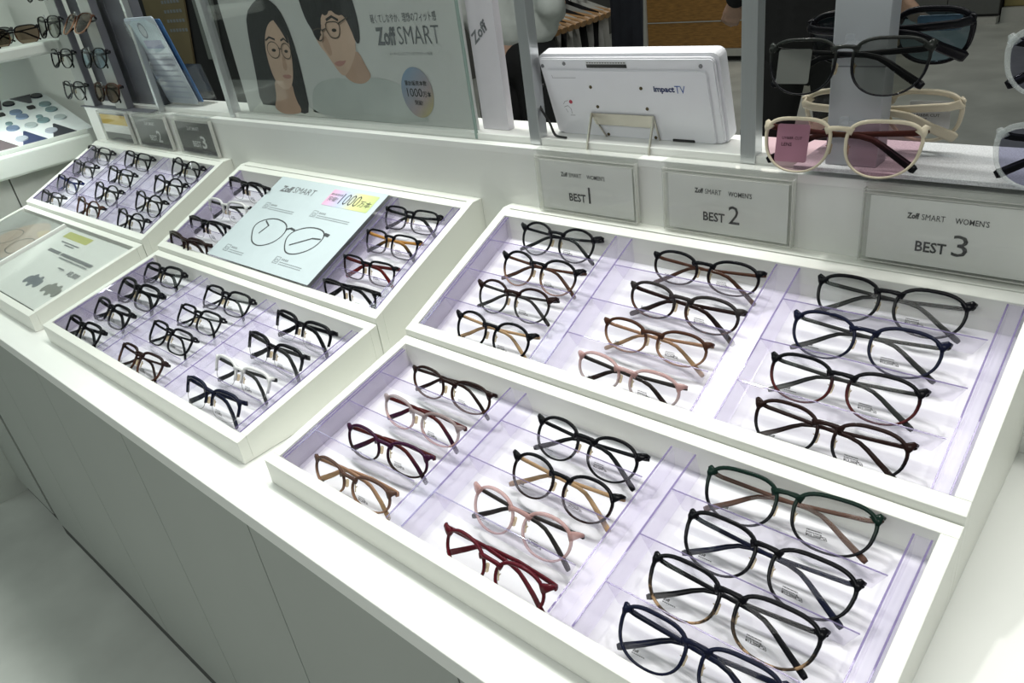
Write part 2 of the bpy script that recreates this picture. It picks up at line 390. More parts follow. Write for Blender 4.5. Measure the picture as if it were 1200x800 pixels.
def front_bm(sh, thick=.0029):
    half = sh == 'browline'; bm = rim(sh, thick, half); b2 = mirror(rim(sh, thick, half)); merge(bm, b2)
    pts, cx, cy = outline(sh); n = len(pts)
    lw, lh = SHAPE[sh][:2]
    ib = pts[int(n*.405)] if not half else pts[int(n*.40)]
    by = ib[1]-.0006; pa = ib[0]-.0006; th = thick/.0029
    sweep([(-pa-.0012, by-.0012, 0), (-pa*.6, by+.0012, .0008), (0, by+.0016, .0011), (pa*.6, by+.0012, .0008), (pa+.0012, by-.0012, 0)], [.0068, .0046*th, .0040*th, .0046*th, .0068], .0034, bm=bm)
    for s in (-1, 1):
        # flared end piece: grows out of the rim's upper outer corner, then turns back to the hinge
        q = pts[int(n*.145)]; o2 = pts[int(n*.045)]; mx, my = (q[0]+o2[0])/2, (q[1]*.62+o2[1]*.38)
        ex = [(s*(mx+.0004), my, curve_z(mx)), (s*((mx+HW)/2+.0008), my*.5+.0012, curve_z(mx)-.0006), (s*(HW-.0002), .0012, -.0054), (s*(HW+.0018), .0008, -.0088)]
        sweep(ex, [.0105, .0078, .0050, .0030], [.0033, .0036, .0036, .0030], bm=bm)
    return bm
def lens_bm(sh, s, inset=.0003):
    pts, cx, cy = outline(sh); bm = bmesh.new(); rings = []
    for f in (1.0, .55):
        rings.append([bm.verts.new((s*(cx+(x-cx)*f*(1+inset*30)), cy+(y-cy)*f*(1+inset*30), curve_z(cx+(x-cx)*f)+.0008*(1-f)+.0002)) for x, y in pts])
    c = bm.verts.new((s*cx, cy, curve_z(cx)+.0012)); n = len(pts)
    for i in range(n):
        j = (i+1) % n
        bm.faces.new((rings[0][i], rings[0][j], rings[1][j], rings[1][i])); bm.faces.new((rings[1][i], rings[1][j], c))
    bmesh.ops.recalc_face_normals(bm, faces=bm.faces[:])
    return bm
def temple_bm(s, deep, thick=1.0, lift=0.0):
    z = -.0105-deep
    P = [(-(HW+.0006), -.0008, -.0085), (-(HW-.001), -.0022, z+.002), (-.058, -.0040, z), (-.02, -.0066, z-.001), (.016, -.0086, z), (.026, -.0108, z+.0005), (.034, -.0150, z+.001), (.0460, -.0228, z+.0018), (.0635, -.0332, z+.0058), (.0656, -.0346, z+.0062)]
    hh = [.0040, .0042, .0040, .0036, .0036, .0038, .0042, .0048, .0054, .0040]
    P = [(p[0]*-s, p[1]+lift*min(1, max(0, (p[0]+.066)/.03)), p[2]) for p in P]
    # section: w across (vertical here), h along local z
    return sweep(P, [h*thick for h in hh], [.0024]*10, up=(0, 0, 1), nsec=8)
def pad_bm(s, sh):
    lw, lh, cy = SHAPE[sh][:3]; bm = bmesh.new()
    y = cy+lh*.02; c = Vector((s*.0078, y-.002, -.0045))
    p = rrect(-.0021, -.0050, .0021, .0050, .0018, 4)
    u = Vector((s*.75, .12, .65)).normalized(); v = Vector((-.1*s, 1, 0)).normalized()
    b = slab(p, u, v, c, u.cross(v)*.0012); merge(bm, b)
    sweep([(s*.0105, y+.001, -.0012), (s*.0092, y, -.005), tuple(c)], .0009, .0009, bm=bm, nsec=5)
    return bm
MESH = {}
PRICE = None
def cached(key, fn, smooth=True):
    if key not in MESH:
        bm = fn(); me = bpy.data.meshes.new(key[0]); bm.to_mesh(me); bm.free()
        if smooth:
            for p in me.polygons: p.use_smooth = True
        MESH[key] = me
    return MESH[key]
def gpart(name, key, fn, m, root, label=None, smooth=True):
    me = cached(key, fn, smooth).copy() if m is not None else cached(key, fn, smooth)
    me.materials.clear(); me.materials.append(m)
    o = bpy.data.objects.new(name, me); COL.objects.link(o); o.parent = root
    if label: o['label'] = label
    return o
def price_bm(sh):
    lw, lh, cy = SHAPE[sh][:3]; cx = .0088+lw/2; z = curve_z(cx)+.0026
    bm = text('¥13,200税込', (cx-.0165, cy-lh*.32, z), (1, 0, 0), (0, 1, 0), .0165, bm=bmesh.new(), bold=.035)
    dashes = []
    for r, y in ((0, cy-lh*.32+.0032), (1, cy-lh*.32+.0050)):
        x = cx-.0165
        for k in range(9):
            l = (.0011, .0007, .0013, .0006)[(k+r) % 4]; dashes.append(([(x, y), (x+l, y), (x+l, y+.0009), (x, y+.0009)], 0)); x += l+.0004
    return flat(dashes, (1, 0, 0), (0, 1, 0), (0, 0, z), bm)
def lensprint_bm(sh):
    lw, lh, cy = SHAPE[sh][:3]; cx = -(.0088+lw/2); z = curve_z(cx)+.0026
    bm = text('Zoff', (cx-.011, cy-lh*.30, z), (1, 0, 0), (0, 1, 0), .0055, bm=bmesh.new(), bold=.04)
    d = [([(cx-.011+.0017*k, cy-lh*.30-.0016), (cx-.011+.0017*k+.0012, cy-lh*.30-.0016), (cx-.011+.0017*k+.0012, cy-lh*.30-.0008), (cx-.011+.0017*k, cy-lh*.30-.0008)], 0) for k in range(7)]
    return flat(d, (1, 0, 0), (0, 1, 0), (0, 0, z), bm)
def eyeglasses(name, mw, sh, fm, tm, lens, label, cat, group, thick=.0029, tl=None, pads=PADM, prints=True, deep=0.0, tth=1.0, temples=True, lift=0.0):
    root = bpy.data.objects.new(name, None); COL.objects.link(root); root.matrix_world = mw; root.empty_display_size = .03
    tag(root, label, cat, group)
    gpart('front_frame', ('front_frame', sh, thick), lambda: front_bm(sh, thick), fm, root)
    for s in (-1, 1): gpart('lens', ('lens', sh, s), lambda: lens_bm(sh, s), lens, root)
    if sh == 'browline':
        for s in (-1, 1):
            def wire():
                pts, cx, cy = outline(sh); n = len(pts); q = pts[n//2-1:]+pts[:2]
                return sweep([(s*x, y, curve_z(x)) for x, y in q], .0007, .0010, nsec=5)
            gpart('nylon_rim', ('nylon_rim', sh, s), wire, clear('nylon', (.75, .75, .75), .8, .4, (.5, .5, .5)), root)
    if temples:
        gpart('temple', ('temple', -1, tth, deep, lift), lambda: temple_bm(-1, deep, tth, lift), tm, root, tl)
        gpart('temple', ('temple', 1, tth, deep, lift), lambda: temple_bm(1, deep+.0055, tth, lift), tm, root, tl)
    for s in (-1, 1): gpart('nose_pad', ('nose_pad', sh, s), lambda: pad_bm(s, sh), pads, root)
    if prints:
        gpart('price_print', ('price_print', sh), lambda: price_bm(sh), INK, root, smooth=False)
        gpart('lens_print', ('lens_print', sh), lambda: lensprint_bm(sh), INK, root, smooth=False)
    return root
# acetate colours (linear)
BK = (.006, .006, .008); DB = (.022, .010, .009); BRN = (.075, .032, .020); LBR = (.33, .19, .12); TAN = (.42, .27, .15); PLUM = (.045, .010, .035)
BURG = (.10, .010, .018); PINK = (.62, .38, .36); GRYP = (.40, .32, .32); WHT = (.80, .80, .80); NAVY = (.008, .010, .028); GRN = (.008, .022, .016); MBR = (.11, .06, .045)
DRED = (.08, .014, .014); SMOKE = (.10, .11, .11); ORNG = (.45, .22, .06); DKGR = (.035, .03, .03); BLUE = (.012, .022, .12); GRYBK = (.035, .036, .036)
def fm(*a, **k): return frame_mat(*a, **k)
# (tray, column, row) -> shape, front material, temple material, colour words, temple label
T_ = {}
def st(k, c, r, sh, f, t_, words, tl=None, **kw): T_[(k, c, r)] = (sh, f, t_, words, tl, kw)
st('FR', 0, 0, 'oval', fm(DB, BRN), fm(DB), 'dark brown oval')
st('FR', 0, 1, 'oval', fm(GRYP, PINK, alpha=.62), fm(DRED, PLUM), 'clear greyish pink oval', 'burgundy temple', tth=1.25)
st('FR', 0, 2, 'oval', fm(PLUM, DB), fm(DRED, PLUM), 'dark plum oval', 'burgundy temple', tth=1.25)
st('FR', 0, 3, 'oval', fm(MBR, LBR, alpha=.9), fm(LBR, TAN), 'translucent brown oval', 'tan temple', tth=1.35)
st('FR', 1, 0, 'panto', fm(BK), fm(BK), 'all black round', tth=1.1)
st('FR', 1, 1, 'panto', fm(BK, DB), fm(TAN), 'black round', 'beige temple', tth=1.1)
st('FR', 1, 2, 'panto', fm(PINK, PINK, alpha=.6), fm(DKGR), 'clear pink round', 'dark grey temple', tth=1.1)
st('FR', 1, 3, 'panto', fm(BURG, (.14, .012, .02)), fm(BURG), 'burgundy red round', tth=1.2)
st('FR', 2, 0, 'wellington', fm(GRN, BK), fm(MBR), 'green-black wide', 'dark brown temple')
st('FR', 2, 1, 'wellington', fm(BK), fm(NAVY), 'glossy black wide', 'navy temple')
st('FR', 2, 2, 'wellington', fm(BK, TAN, True, -.034, -.016), fm(BK), 'black-to-tortoise fading wide')
st('FR', 2, 3, 'wellington', fm(NAVY), fm(NAVY), 'blue-black wide', tth=1.2)
st('BR', 0, 0, 'round', fm(BK), fm(BK), 'black round')
st('BR', 0, 1, 'round', fm(BK, LBR, False, -.036, -.012), fm(BRN), 'black-to-brown fading round', 'brown temple')
st('BR', 0, 2, 'round', fm(DB, GRYBK), fm(DKGR), 'dark brown-grey round')
st('BR', 0, 3, 'round', fm(BK), fm(TAN), 'black round', 'beige temple')
st('BR', 1, 0, 'oval', fm(BK, DB), fm(BRN), 'black oval', 'brown temple')
st('BR', 1, 1, 'oval', fm(DKGR, BRN, True), fm(DB), 'grey-brown mottled oval', tth=1.15)
st('BR', 1, 2, 'oval', fm(BRN, LBR), fm(LBR, TAN), 'brown fading oval', 'beige temple')
st('BR', 1, 3, 'oval', fm(PINK, GRYP, alpha=.65), fm(DKGR, DB), 'clear pink oval', 'dark temple', tth=1.15)
st('BR', 2, 0, 'boston', fm(BK), fm(GRYBK), 'wide black rounded')
st('BR', 2, 1, 'boston', fm(NAVY), fm(GRYBK), 'wide blue-black rounded')
st('BR', 2, 2, 'boston', fm(BK, DRED), fm(GRYBK), 'wide black and dark red rounded')
st('BR', 2, 3, 'boston', fm(DB, BK), fm(DB), 'wide brown-black rounded')
for r in range(4):
    st('MF', 0, r, 'square', fm(BK), fm(BK), 'black rectangular', tth=1.6, thick=.0042)
    st('MF', 1, r, 'square', fm(BK) if r < 3 else fm(DB, BRN), fm(BK) if r < 3 else fm(DB), 'thin black rectangular' if r < 3 else 'brown mottled rectangular', thick=.0034)
st('MF', 2, 0, 'browline', fm(BK), fm(BK), 'black half-rim', tth=1.5)
st('MF', 2, 1, 'browline', fm(BK, SMOKE), fm(GRYBK), 'black and smoke half-rim', tth=1.5)
st('MF', 2, 2, 'browline', fm(WHT), fm(GRYBK), 'white half-rim', 'dark grey temple', tth=1.3)
st('MF', 2, 3, 'browline', fm(NAVY), fm(NAVY), 'navy-black half-rim', tth=1.5)
st('MB', 0, 0, 'browline', fm(BK), fm(BK), 'black half-rim', tth=1.5)
st('MB', 0, 1, 'browline', fm(WHT), fm(GRYBK), 'white half-rim', 'grey temple', tth=1.3)
st('MB', 0, 2, 'browline', fm(BK), fm(BK), 'thick black half-rim', tth=1.7)
st('MB', 0, 3, 'browline', fm(DB), fm(DB), 'brown-black half-rim', tth=1.8)
st('MB', 2, 0, 'square', fm(BK), fm(BK), 'black rectangular', thick=.003, tth=1.3)
st('MB', 2, 1, 'square', fm(BK), fm(ORNG, BK), 'black rectangular', 'orange-brown temple', thick=.003, tth=1.4)
st('MB', 2, 2, 'square', fm(BK, DB), fm(DRED, (.2, .01, .01)), 'black rectangular', 'dark red temple', thick=.003, tth=1.5)
st('MB', 2, 3, 'square', fm(BK), fm(BK), 'bold black rectangular', thick=.0036, tth=1.7)
for r in range(4):
    st('LB', 0, r, 'square', fm(BK if r < 3 else GRYBK, SMOKE), fm((BK, BK, BLUE, GRYBK)[r]), ('thin black rectangular', 'thin black rectangular', 'black rectangular', 'smoke grey rectangular')[r], 'blue temple' if r == 2 else None, thick=.002, tth=1.3)
    st('LB', 1, r, 'round' if r > 1 else 'square', fm(BK if r < 3 else BRN), fm(BK), ('black rectangular', 'black rectangular', 'black round', 'brown round')[r], thick=.0022, tth=1.2)
    st('LB', 2, r, 'round', fm(BK), fm(BK), 'black round', thick=.0024)
WHERE = {'FR': 'nearest front tray', 'BR': 'tray below the BEST signs', 'MF': 'middle front tray', 'MB': 'raised tray with white card', 'LB': 'farthest raised tray'}
ROWN = ('back row', 'second row', 'third row', 'front row')
CNAME = {'FR': ('left', 'middle', 'right'), 'BR': ('left', 'middle', 'right'), 'MF': ('left', 'middle', 'right'), 'MB': ('left', '', 'right'), 'LB': ('left', 'middle', 'right')}
GL=[
('FR',0,0,0.1283,0.1799,0.0087,0.9,0.925,58),
('FR',0,1,0.1299,0.1286,0.0084,-0.2,0.911,58),
('FR',0,2,0.1262,0.0788,0.0089,3.3,0.931,58),
('FR',0,3,0.1251,0.0283,0.0083,2.1,0.908,58),
('FR',1,0,0.3199,0.1793,0.0080,0.1,0.936,42),
('FR',1,1,0.3259,0.1301,0.0076,0.3,0.921,42),
('FR',1,2,0.3182,0.0784,0.0100,-0.3,0.915,48),
('FR',1,3,0.3293,0.0250,0.0137,-1.2,0.922,58),
('FR',2,0,0.5095,0.1993,0.0075,4.8,1.018,35),
('FR',2,1,0.5171,0.1450,0.0073,-0.4,1.010,35),
('FR',2,2,0.5115,0.0963,0.0070,0.5,0.995,35),
('FR',2,3,0.5095,0.0479,0.0055,1.5,0.928,35),
('BR',0,0,0.1181,0.1934,0.0069,-0.1,0.926,38),
('BR',0,1,0.1247,0.1410,0.0073,-1.2,0.943,38),
('BR',0,2,0.1178,0.0924,0.0064,0.7,0.905,38),
('BR',0,3,0.1240,0.0392,0.0072,-0.6,0.935,38),
('BR',1,0,0.3241,0.1859,0.0054,-0.2,0.954,45),
('BR',1,1,0.3241,0.1346,0.0064,-2.5,0.998,45),
('BR',1,2,0.3161,0.0845,0.0048,0.8,0.927,45),
('BR',1,3,0.3134,0.0326,0.0051,-1.6,0.940,45),
('BR',2,0,0.5106,0.1950,0.0065,-0.5,0.993,35),
('BR',2,1,0.5060,0.1464,0.0063,-0.2,0.985,35),
('BR',2,2,0.5059,0.0937,0.0061,0.3,0.974,35),
('BR',2,3,0.5137,0.0413,0.0061,0.0,0.972,35),
('MF',0,0,0.0893,0.1930,0.0025,4.4,0.898,35),
('MF',0,1,0.1019,0.1398,0.0056,0.5,1.054,35),
('MF',0,2,0.1042,0.0867,0.0034,0.1,0.943,35),
('MF',0,3,0.0972,0.0365,0.0027,1.9,0.908,35),
('MF',1,0,0.3093,0.1912,0.0035,2.5,0.947,35),
('MF',1,1,0.3040,0.1414,0.0022,2.8,0.884,35),
('MF',1,2,0.2991,0.0938,0.0029,1.3,0.916,35),
('MF',1,3,0.3045,0.0387,0.0034,2.3,0.943,35),
('MF',2,0,0.5269,0.1832,0.0117,-0.6,0.967,52),
('MF',2,1,0.5276,0.1331,0.0119,-0.6,0.976,52),
('MF',2,2,0.5203,0.0825,0.0112,1.9,0.950,52),
('MF',2,3,0.5184,0.0366,0.0111,2.0,0.948,52),
('MB',0,0,0.1039,0.1673,0.0137,-3.1,0.991,56),
('MB',0,1,0.0998,0.1167,0.0112,1.7,0.951,52),
('MB',0,2,0.0996,0.0662,0.0126,-0.2,0.952,56),
('MB',0,3,0.0954,0.0216,0.0140,-1.1,1.025,54),
('MB',2,0,0.5355,0.1830,0.0033,1.1,0.875,38),
('MB',2,1,0.5382,0.1320,0.0038,0.3,0.861,40),
('MB',2,2,0.5410,0.0765,0.0066,0.8,0.855,48),
('MB',2,3,0.5487,0.0260,0.0093,1.2,0.862,56),
('LB',0,0,0.0779,0.1940,0.0062,-1.4,1.088,35),
('LB',0,1,0.0776,0.1447,0.0045,-0.6,1.000,35),
('LB',0,2,0.0887,0.0899,0.0050,-1.0,1.024,35),
('LB',0,3,0.0881,0.0393,0.0038,-0.0,0.964,35),
('LB',1,0,0.2927,0.1961,0.0078,-1.4,1.031,35),
('LB',1,1,0.2929,0.1439,0.0073,-2.2,1.011,35),
('LB',1,2,0.3158,0.0920,0.0077,-1.8,1.029,35),
('LB',1,3,0.3112,0.0417,0.0081,-2.6,1.047,35),
('LB',2,0,0.5226,0.1965,0.0079,-3.1,1.037,35),
('LB',2,1,0.5256,0.1443,0.0080,-1.8,1.040,35),
('LB',2,2,0.5169,0.0944,0.0073,-2.5,1.008,35),
('LB',2,3,0.5222,0.0423,0.0077,-1.9,1.029,35),
]
for k, c, r, u, v, wt, yaw, s, th in GL:
    sh, f, t_, words, tl, kw = T_[(k, c, r)]
    S35, C35 = math.sin(R_(th)), math.cos(R_(th)); o, ax, ay, az = tframe(k); cy_, sy_ = math.cos(R_(yaw)), math.sin(R_(yaw))
    gx = ax*cy_+ay*sy_; up = -ax*sy_+ay*cy_; gy = up*C35+az*S35; gz = gx.cross(gy)
    p = o+ax*u+ay*v+az*wt
    mw = Matrix(((gx.x*s, gy.x*s, gz.x*s, p.x), (gx.y*s, gy.y*s, gz.y*s, p.y), (gx.z*s, gy.z*s, gz.z*s, p.z), (0, 0, 0, 1)))
    tw = (' with %ss' % tl) if tl else ''
    eyeglasses('eyeglasses', mw, sh, f, t_, LENS, '%s eyeglasses%s, %s %s column, %s' % (words, tw, ROWN[r], CNAME[k][c], WHERE[k]),
               'eyeglasses', 'eyeglasses in the '+WHERE[k], tl=tl, lift=.0048 if th > 55 else 0.0, **kw)

# ------------------------------------------------------------------ BEST signs hung in front of the ledge
PAPER = mat('sign_paper', (0.82, 0.83, 0.80), 0.6, var=0.05, scale=9)
DPAPER = mat('dark_sign_paper', (0.075, 0.078, 0.078), 0.45, var=0.12, scale=9)
YPAP = mat('yellow_paper', (0.62, 0.43, 0.06), 0.6)
NX = Vector((1, 0, 0)); NZ = Vector((0, 0, 1))
def sign(x0, wd, num, label, paper, ink, group, yellow=False):
    zt, zb, y = .2515, .179, .4395
    t = thing('acrylic_sign', label, 'sign', V(x0, .4478, zb), group)
    obj('front_sheet', box(V(x0, y-.0015, zb), V(x0+wd, y, zt), .0004), ACRYL, t)
    bm = box(V(x0, .4445, zb), V(x0+wd, .4460, zt+.0052)); merge(bm, box(V(x0, y-.0015, zt+.0055), V(x0+wd, .462, zt+.0068))); merge(bm, box(V(x0, y-.0015, zb-.0002), V(x0+wd, .4462, zb+.0012)))
    obj('holder_back', bm, ACRYL, t)
    bm = bmesh.new()
    for q in (x0+.0006, x0+wd-.0016): merge(bm, box(V(q, y-.0022, zb), V(q+.001, y+.005, zt)))
    for q in (zt-.001, zt-.0045, zb+.0005): merge(bm, box(V(x0+.001, y-.0020, q), V(x0+wd-.001, y-.0014, q+.0012)))
    obj('polished_edge', bm, clear('polished_edge', (.97, .97, .95), 1.0, .6, (.95, .95, .92)), t)
    obj('paper', box(V(x0+.007, y+.0008, zb+.003), V(x0+wd-.006, y+.0014, zt-.006)), paper, t)
    if yellow:
        obj('yellow_band', box(V(x0+.009, y+.0003, zt-.031), V(x0+wd-.008, y+.0007, zt-.008)), YPAP, t)
        obj('white_band', box(V(x0+.009, y+.0003, zb+.022), V(x0+wd-.008, y+.0007, zt-.0312)), mat('white_paper', (.7, .71, .69), .6), t)
        return
    yy = y-.00005
    y2 = y+.0004
    c = x0+wd*.5
    if paper is DPAPER:
        text('Zoff SMART', (c-.026, y2+H*0, zb+.050+H), NX, NZ, .052, ink, t, .01)
        text('BEST', (c-.018, y2, zb+.016+H), NX, NZ, .034, ink, t, .02); text(num, (c+.020, y2, zb+.014+H), NX, NZ, .020 if num != '1' else None, ink, t, .02, height=.026)
        return
    text('Zoff', (c-.036, y2, zb+.0475+H), NX, NZ, .0105, ink, t, .035, height=.0058)
    text('SMART', (c-.0235, y2, zb+.0475+H), NX, NZ, .0195, ink, t, 0, height=.0056)
    text("WOMEN'S", (c+.004, y2, zb+.0475+H), NX, NZ, .0270, ink, t, .01, height=.0056)
    text('BEST', (c-.026, y2, zb+.0165+H), NX, NZ, .0260, ink, t, .022, height=.0105)
    text(num, (c+.0045, y2, zb+.0165+H), NX, NZ, .0128 if num != '1' else None, ink, t, 0.0, height=.0205)
for i, x in enumerate((.0595, .2475, .4665)):
    sign(x, .1525, str(i+1), ('clear sign reading BEST 1, on the ledge front below the white screen', 'clear sign reading BEST 2, between BEST 1 and the sunglasses stand',
                              'clear sign reading BEST 3, below the speckled mat at the right edge')[i], PAPER, INK, None)
sign(-1.3315, .160, '1', 'small acrylic sign with yellow and white bands, far left', DPAPER, WINK, None, True)
sign(-1.1430, .166, '2', 'dark grey sign reading BEST 2, middle of the small far left signs', DPAPER, WINK, None)
sign(-.9390, .157, '3', 'dark grey sign reading BEST 3, right of the small far left signs', DPAPER, WINK, None)

# ------------------------------------------------------------------ eyeglasses card lying in the middle raised tray
PALE = mat('pale_blue_card', (0.54, 0.62, 0.65), 0.5, var=0.02)
o, ux, vx, wx = tframe('MB')
t = thing('card_stand', 'large pale card with a drawing of eyeglasses lying in the raised tray', 'card', tuple(o))
obj('clear_block', tslab('MB', rrect(.1655, .0135, .4665, .2095, .003, 3), -.0008, .0036), ACRYL, t)
obj('card', tslab('MB', rrect(.1685, .0145, .4625, .2085, .002, 3), .0028, .0006), PALE, t)
ob = o+wx*.0036
S_ = lambda l: [(x+.6884, y) for x, y in l]
P = []
left = smoothpoly(S_([(-.448, .069), (-.468, .090), (-.463, .105), (-.434, .117), (-.393, .112), (-.375, .095), (-.380, .070), (-.407, .055), (-.432, .058)]))
right = smoothpoly(S_([(-.349, .068), (-.363, .085), (-.360, .101), (-.334, .115), (-.298, .116), (-.279, .104), (-.281, .078), (-.306, .059), (-.332, .056)]))
for q in stroke(left, .0022, True)+stroke(right, .0022, True)+stroke(S_([(-.381, .100), (-.372, .104), (-.360, .102)]), .0040)+stroke(S_([(-.284, .108), (-.274, .107)]), .006) \
        + stroke(S_([(-.449, .107), (-.432, .099), (-.438, .080)]), .0026)+stroke(S_([(-.284, .097), (-.303, .095), (-.340, .073)]), .0028): P.append((q, 0))
obj('printed_eyeglasses', flat(P, ux, vx, ob+wx*.00015), mat('drawing_grey', (.05, .055, .06), .6), t)
text('Zoff', ob+ux*.198+vx*.1745+wx*.0002, ux, vx, .033, GREYINK, t, .035, height=.0145); text('SMART', ob+ux*.235+vx*.1765+wx*.0002, ux, vx, .060, GREYINK, t, -.01, height=.0140)
badge = [(rrect(.333, .1640, .450, .2000, .002, 3), 0)]
bt = frame_mat((.55, .56, .80), (.5, .5, .3))
mB, N, L = _new('badge_print'); bb = N['Principled BSDF']; tc = N.new('ShaderNodeTexCoord'); sp = N.new('ShaderNodeSeparateXYZ'); L.new(tc.outputs['Object'], sp.inputs[0])
mr = N.new('ShaderNodeMapRange'); mr.inputs['From Min'].default_value = .335; mr.inputs['From Max'].default_value = .450; L.new(sp.outputs['X'], mr.inputs['Value'])
rp = N.new('ShaderNodeValToRGB'); L.new(mr.outputs[0], rp.inputs[0]); L.new(rp.outputs[0], bb.inputs['Base Color']); bb.inputs['Roughness'].default_value = .6
e = rp.color_ramp.elements; e[0].color = (.75, .42, .60, 1); e[1].color = (.52, .62, .25, 1); k_ = e.new(.35); k_.color = (.50, .58, .80, 1); k_ = e.new(.65); k_.color = (.68, .68, .32, 1)
obj('badge', flat(badge, ux, vx, ob+wx*.0001), mB, t)
text('1000', ob+ux*.369+vx*.171+wx*.0004, ux, vx, .046, INK, t, -.01, height=.024); text('万本', ob+ux*.418+vx*.173+wx*.0004, ux, vx, .028, INK, t, 0)
text('累計販売本数', ob+ux*.336+vx*.187+wx*.0004, ux, vx, .031, GREYINK, t, 0); text('突破!', ob+ux*.338+vx*.174+wx*.0004, ux, vx, .024, GREYINK, t, 0)
P = []
for (a, b, n1) in (((.196, .132), .075, 2), ((.332, .136), .085, 2), ((.200, .030), .045, 2), ((.345, .034), .062, 2)):
    x, y = a
    for q in stroke([(x, y), (x+.012, y), (x+.012, y+.013), (x, y+.013)], .0009, True): P.append((q, 0))
    for q in stroke(ell(x+.006, y+.0055, .0035, .003, 10), .0008, True): P.append((q, 0))
    for k in range(4): P.append(([(x+.017+k*.0045, y+.008), (x+.0195+k*.0045, y+.008), (x+.0195+k*.0045, y+.0118), (x+.017+k*.0045, y+.0118)], 0))
    for kk in range(n1):
        for k in range(int(b/.005)): P.append(([(x+.017+k*.005, y+.0035-kk*.004), (x+.0208+k*.005, y+.0035-kk*.004), (x+.0208+k*.005, y+.0050-kk*.004), (x+.017+k*.005, y+.0050-kk*.004)], 0))
obj('small_print', flat(P, ux, vx, ob+wx*.0002), mat('pale_ink', (.28, .31, .33), .6), t, kind='stuff')

# ------------------------------------------------------------------ two printed cards in the far left front tray
o, ux, vx, wx = tframe('LF')
xl = 1.3847
t = thing('photo_card', 'greyish photo card of eyeglasses under clear acrylic at far left edge', 'card', tuple(o))
obj('card', tslab('LF', rrect(.0150, .0150, .2950, .2080, .002, 3), -.0030, .0020), mat('photo_card_print', (.25, .265, .25), .5, var=.25, scale=7), t)
obj('clear_cover', tslab('LF', rrect(.0140, .0140, .2960, .2090, .002, 3), -.0006, .0028), ACRYL, t)
F2 = lambda l: [(x+xl, y) for x, y in l]
ob = o+wx*-.0008
P = []
for q in stroke(smoothpoly(F2([(-1.30, .126), (-1.26, .155), (-1.20, .160), (-1.185, .130), (-1.22, .100), (-1.28, .100)])), .0022, True)+stroke(smoothpoly(F2([(-1.175, .125), (-1.14, .150), (-1.10, .145), (-1.09, .115), (-1.12, .090), (-1.165, .095)])), .0022, True): P.append((q, 1))
P = [(smoothpoly(F2([(-1.22, .19), (-1.15, .205), (-1.10, .17), (-1.10, .10), (-1.14, .06), (-1.25, .07), (-1.28, .13)])), 0), (smoothpoly(F2([(-1.17, .17), (-1.09, .15), (-1.095, .19)])), 2)]+P
obj('printed_photo', flat(P, ux, vx, ob, step=.00002), [mat('photo_skin', (.36, .29, .23), .6), mat('photo_dark', (.05, .05, .048), .6), mat('photo_tan', (.45, .36, .22), .6)], t)
t = thing('price_card', 'white price card with yellow band and two lens pictures, far left tray', 'card', tuple(o))
obj('card', tslab('LF', rrect(.3050, .0150, .6150, .2080, .002, 3), -.0030, .0020), mat('white_card', (.80, .83, .80), .5, var=.02), t)
obj('clear_cover', tslab('LF', rrect(.3040, .0140, .6160, .2090, .002, 3), -.0006, .0028), ACRYL, t)
obj('polished_edge', tslab('LF', [(.2962, .014), (.3048, .014), (.3040, .209), (.2970, .209)], -.0060, .0120), mat('painted_edge_glint', (.88, .88, .86), .3), t)  # glint on the clear acrylic edge, painted as an opaque white strip
P = [(rrect(.345, .181, .468, .200, .002, 3), 0)]
for cxp, mi in ((.485, 1), (.578, 2)):
    cy0 = .064
    for k in range(5):
        P.append((ell(cxp-.026+k*.013, cy0+(.004 if k % 2 else -.002), .010, .0150-abs(k-2)*.0018, 16, 10), mi))
for x, y, l in ((.37, .168, .09), (.40, .162, .05), (.372, .137, .06), (.44, .137, .15), (.45, .130, .14), (.50, .108, .035)):
    for k in range(int(l/.006)): P.append(([(x+k*.006, y), (x+k*.006+.0045, y), (x+k*.006+.0045, y+(.008 if y == .137 else .0035)), (x+k*.006, y+(.008 if y == .137 else .0035))], 3))
obj('printed_picture', flat(P, ux, vx, ob, step=.00002), [mat('yellow_print', (.50, .52, .12), .6), mat('print_blue_grey', (.12, .14, .17), .6), mat('print_grey', (.22, .23, .21), .6), GREYINK], t)
text('¥8,800', ob+ux*.548+vx*.100+wx*.0004, ux, vx, .050, GREYINK, t, .01)

# ------------------------------------------------------------------ portrait poster behind glass on the ledge
HZ = .2648
t = thing('portrait_poster', 'large poster of two bespectacled people behind a clear pane on the ledge', 'poster', V(-.37, .48, HZ))
board = [(-.682, .2650), (-.0745, .2650), (-.0745, .640), (-.682, .640)]
obj('poster_board', slab(board, NX, NZ, (0, .478, H), (0, .004, 0)), mat('poster_grey', (.62, .63, .615), .55, var=.05, scale=3), t)
SK = mat('print_skin', (.62, .44, .34), .6, var=.08, scale=20); SKD = mat('print_skin_shadow', (.50, .33, .245), .6, var=.08, scale=20)
HR = mat('print_hair', (.035, .036, .038), .6, var=.3, scale=60, stretch=(8, 1, 1)); SH_ = mat('print_shirt', (.72, .73, .69), .6, var=.04); SH2 = mat('print_grey_shirt', (.50, .53, .51), .6, var=.08, scale=12)
LP = mat('print_lips', (.46, .24, .21), .6); EY = mat('print_eye', (.04, .035, .03), .6); GLN = mat('print_glasses_line', (.10, .085, .07), .6)
PM = [SK, SKD, HR, SH_, SH2, LP, EY, GLN]
oz = (0, .4775, H)
whair = smoothpoly([(-.600, .436), (-.560, .456), (-.534, .459), (-.517, .456), (-.493, .440), (-.480, .412), (-.474, .375), (-.474, .331), (-.478, .273), (-.503, .268), (-.526, .279), (-.600, .280), (-.634, .281), (-.622, .335), (-.612, .398)], 1)
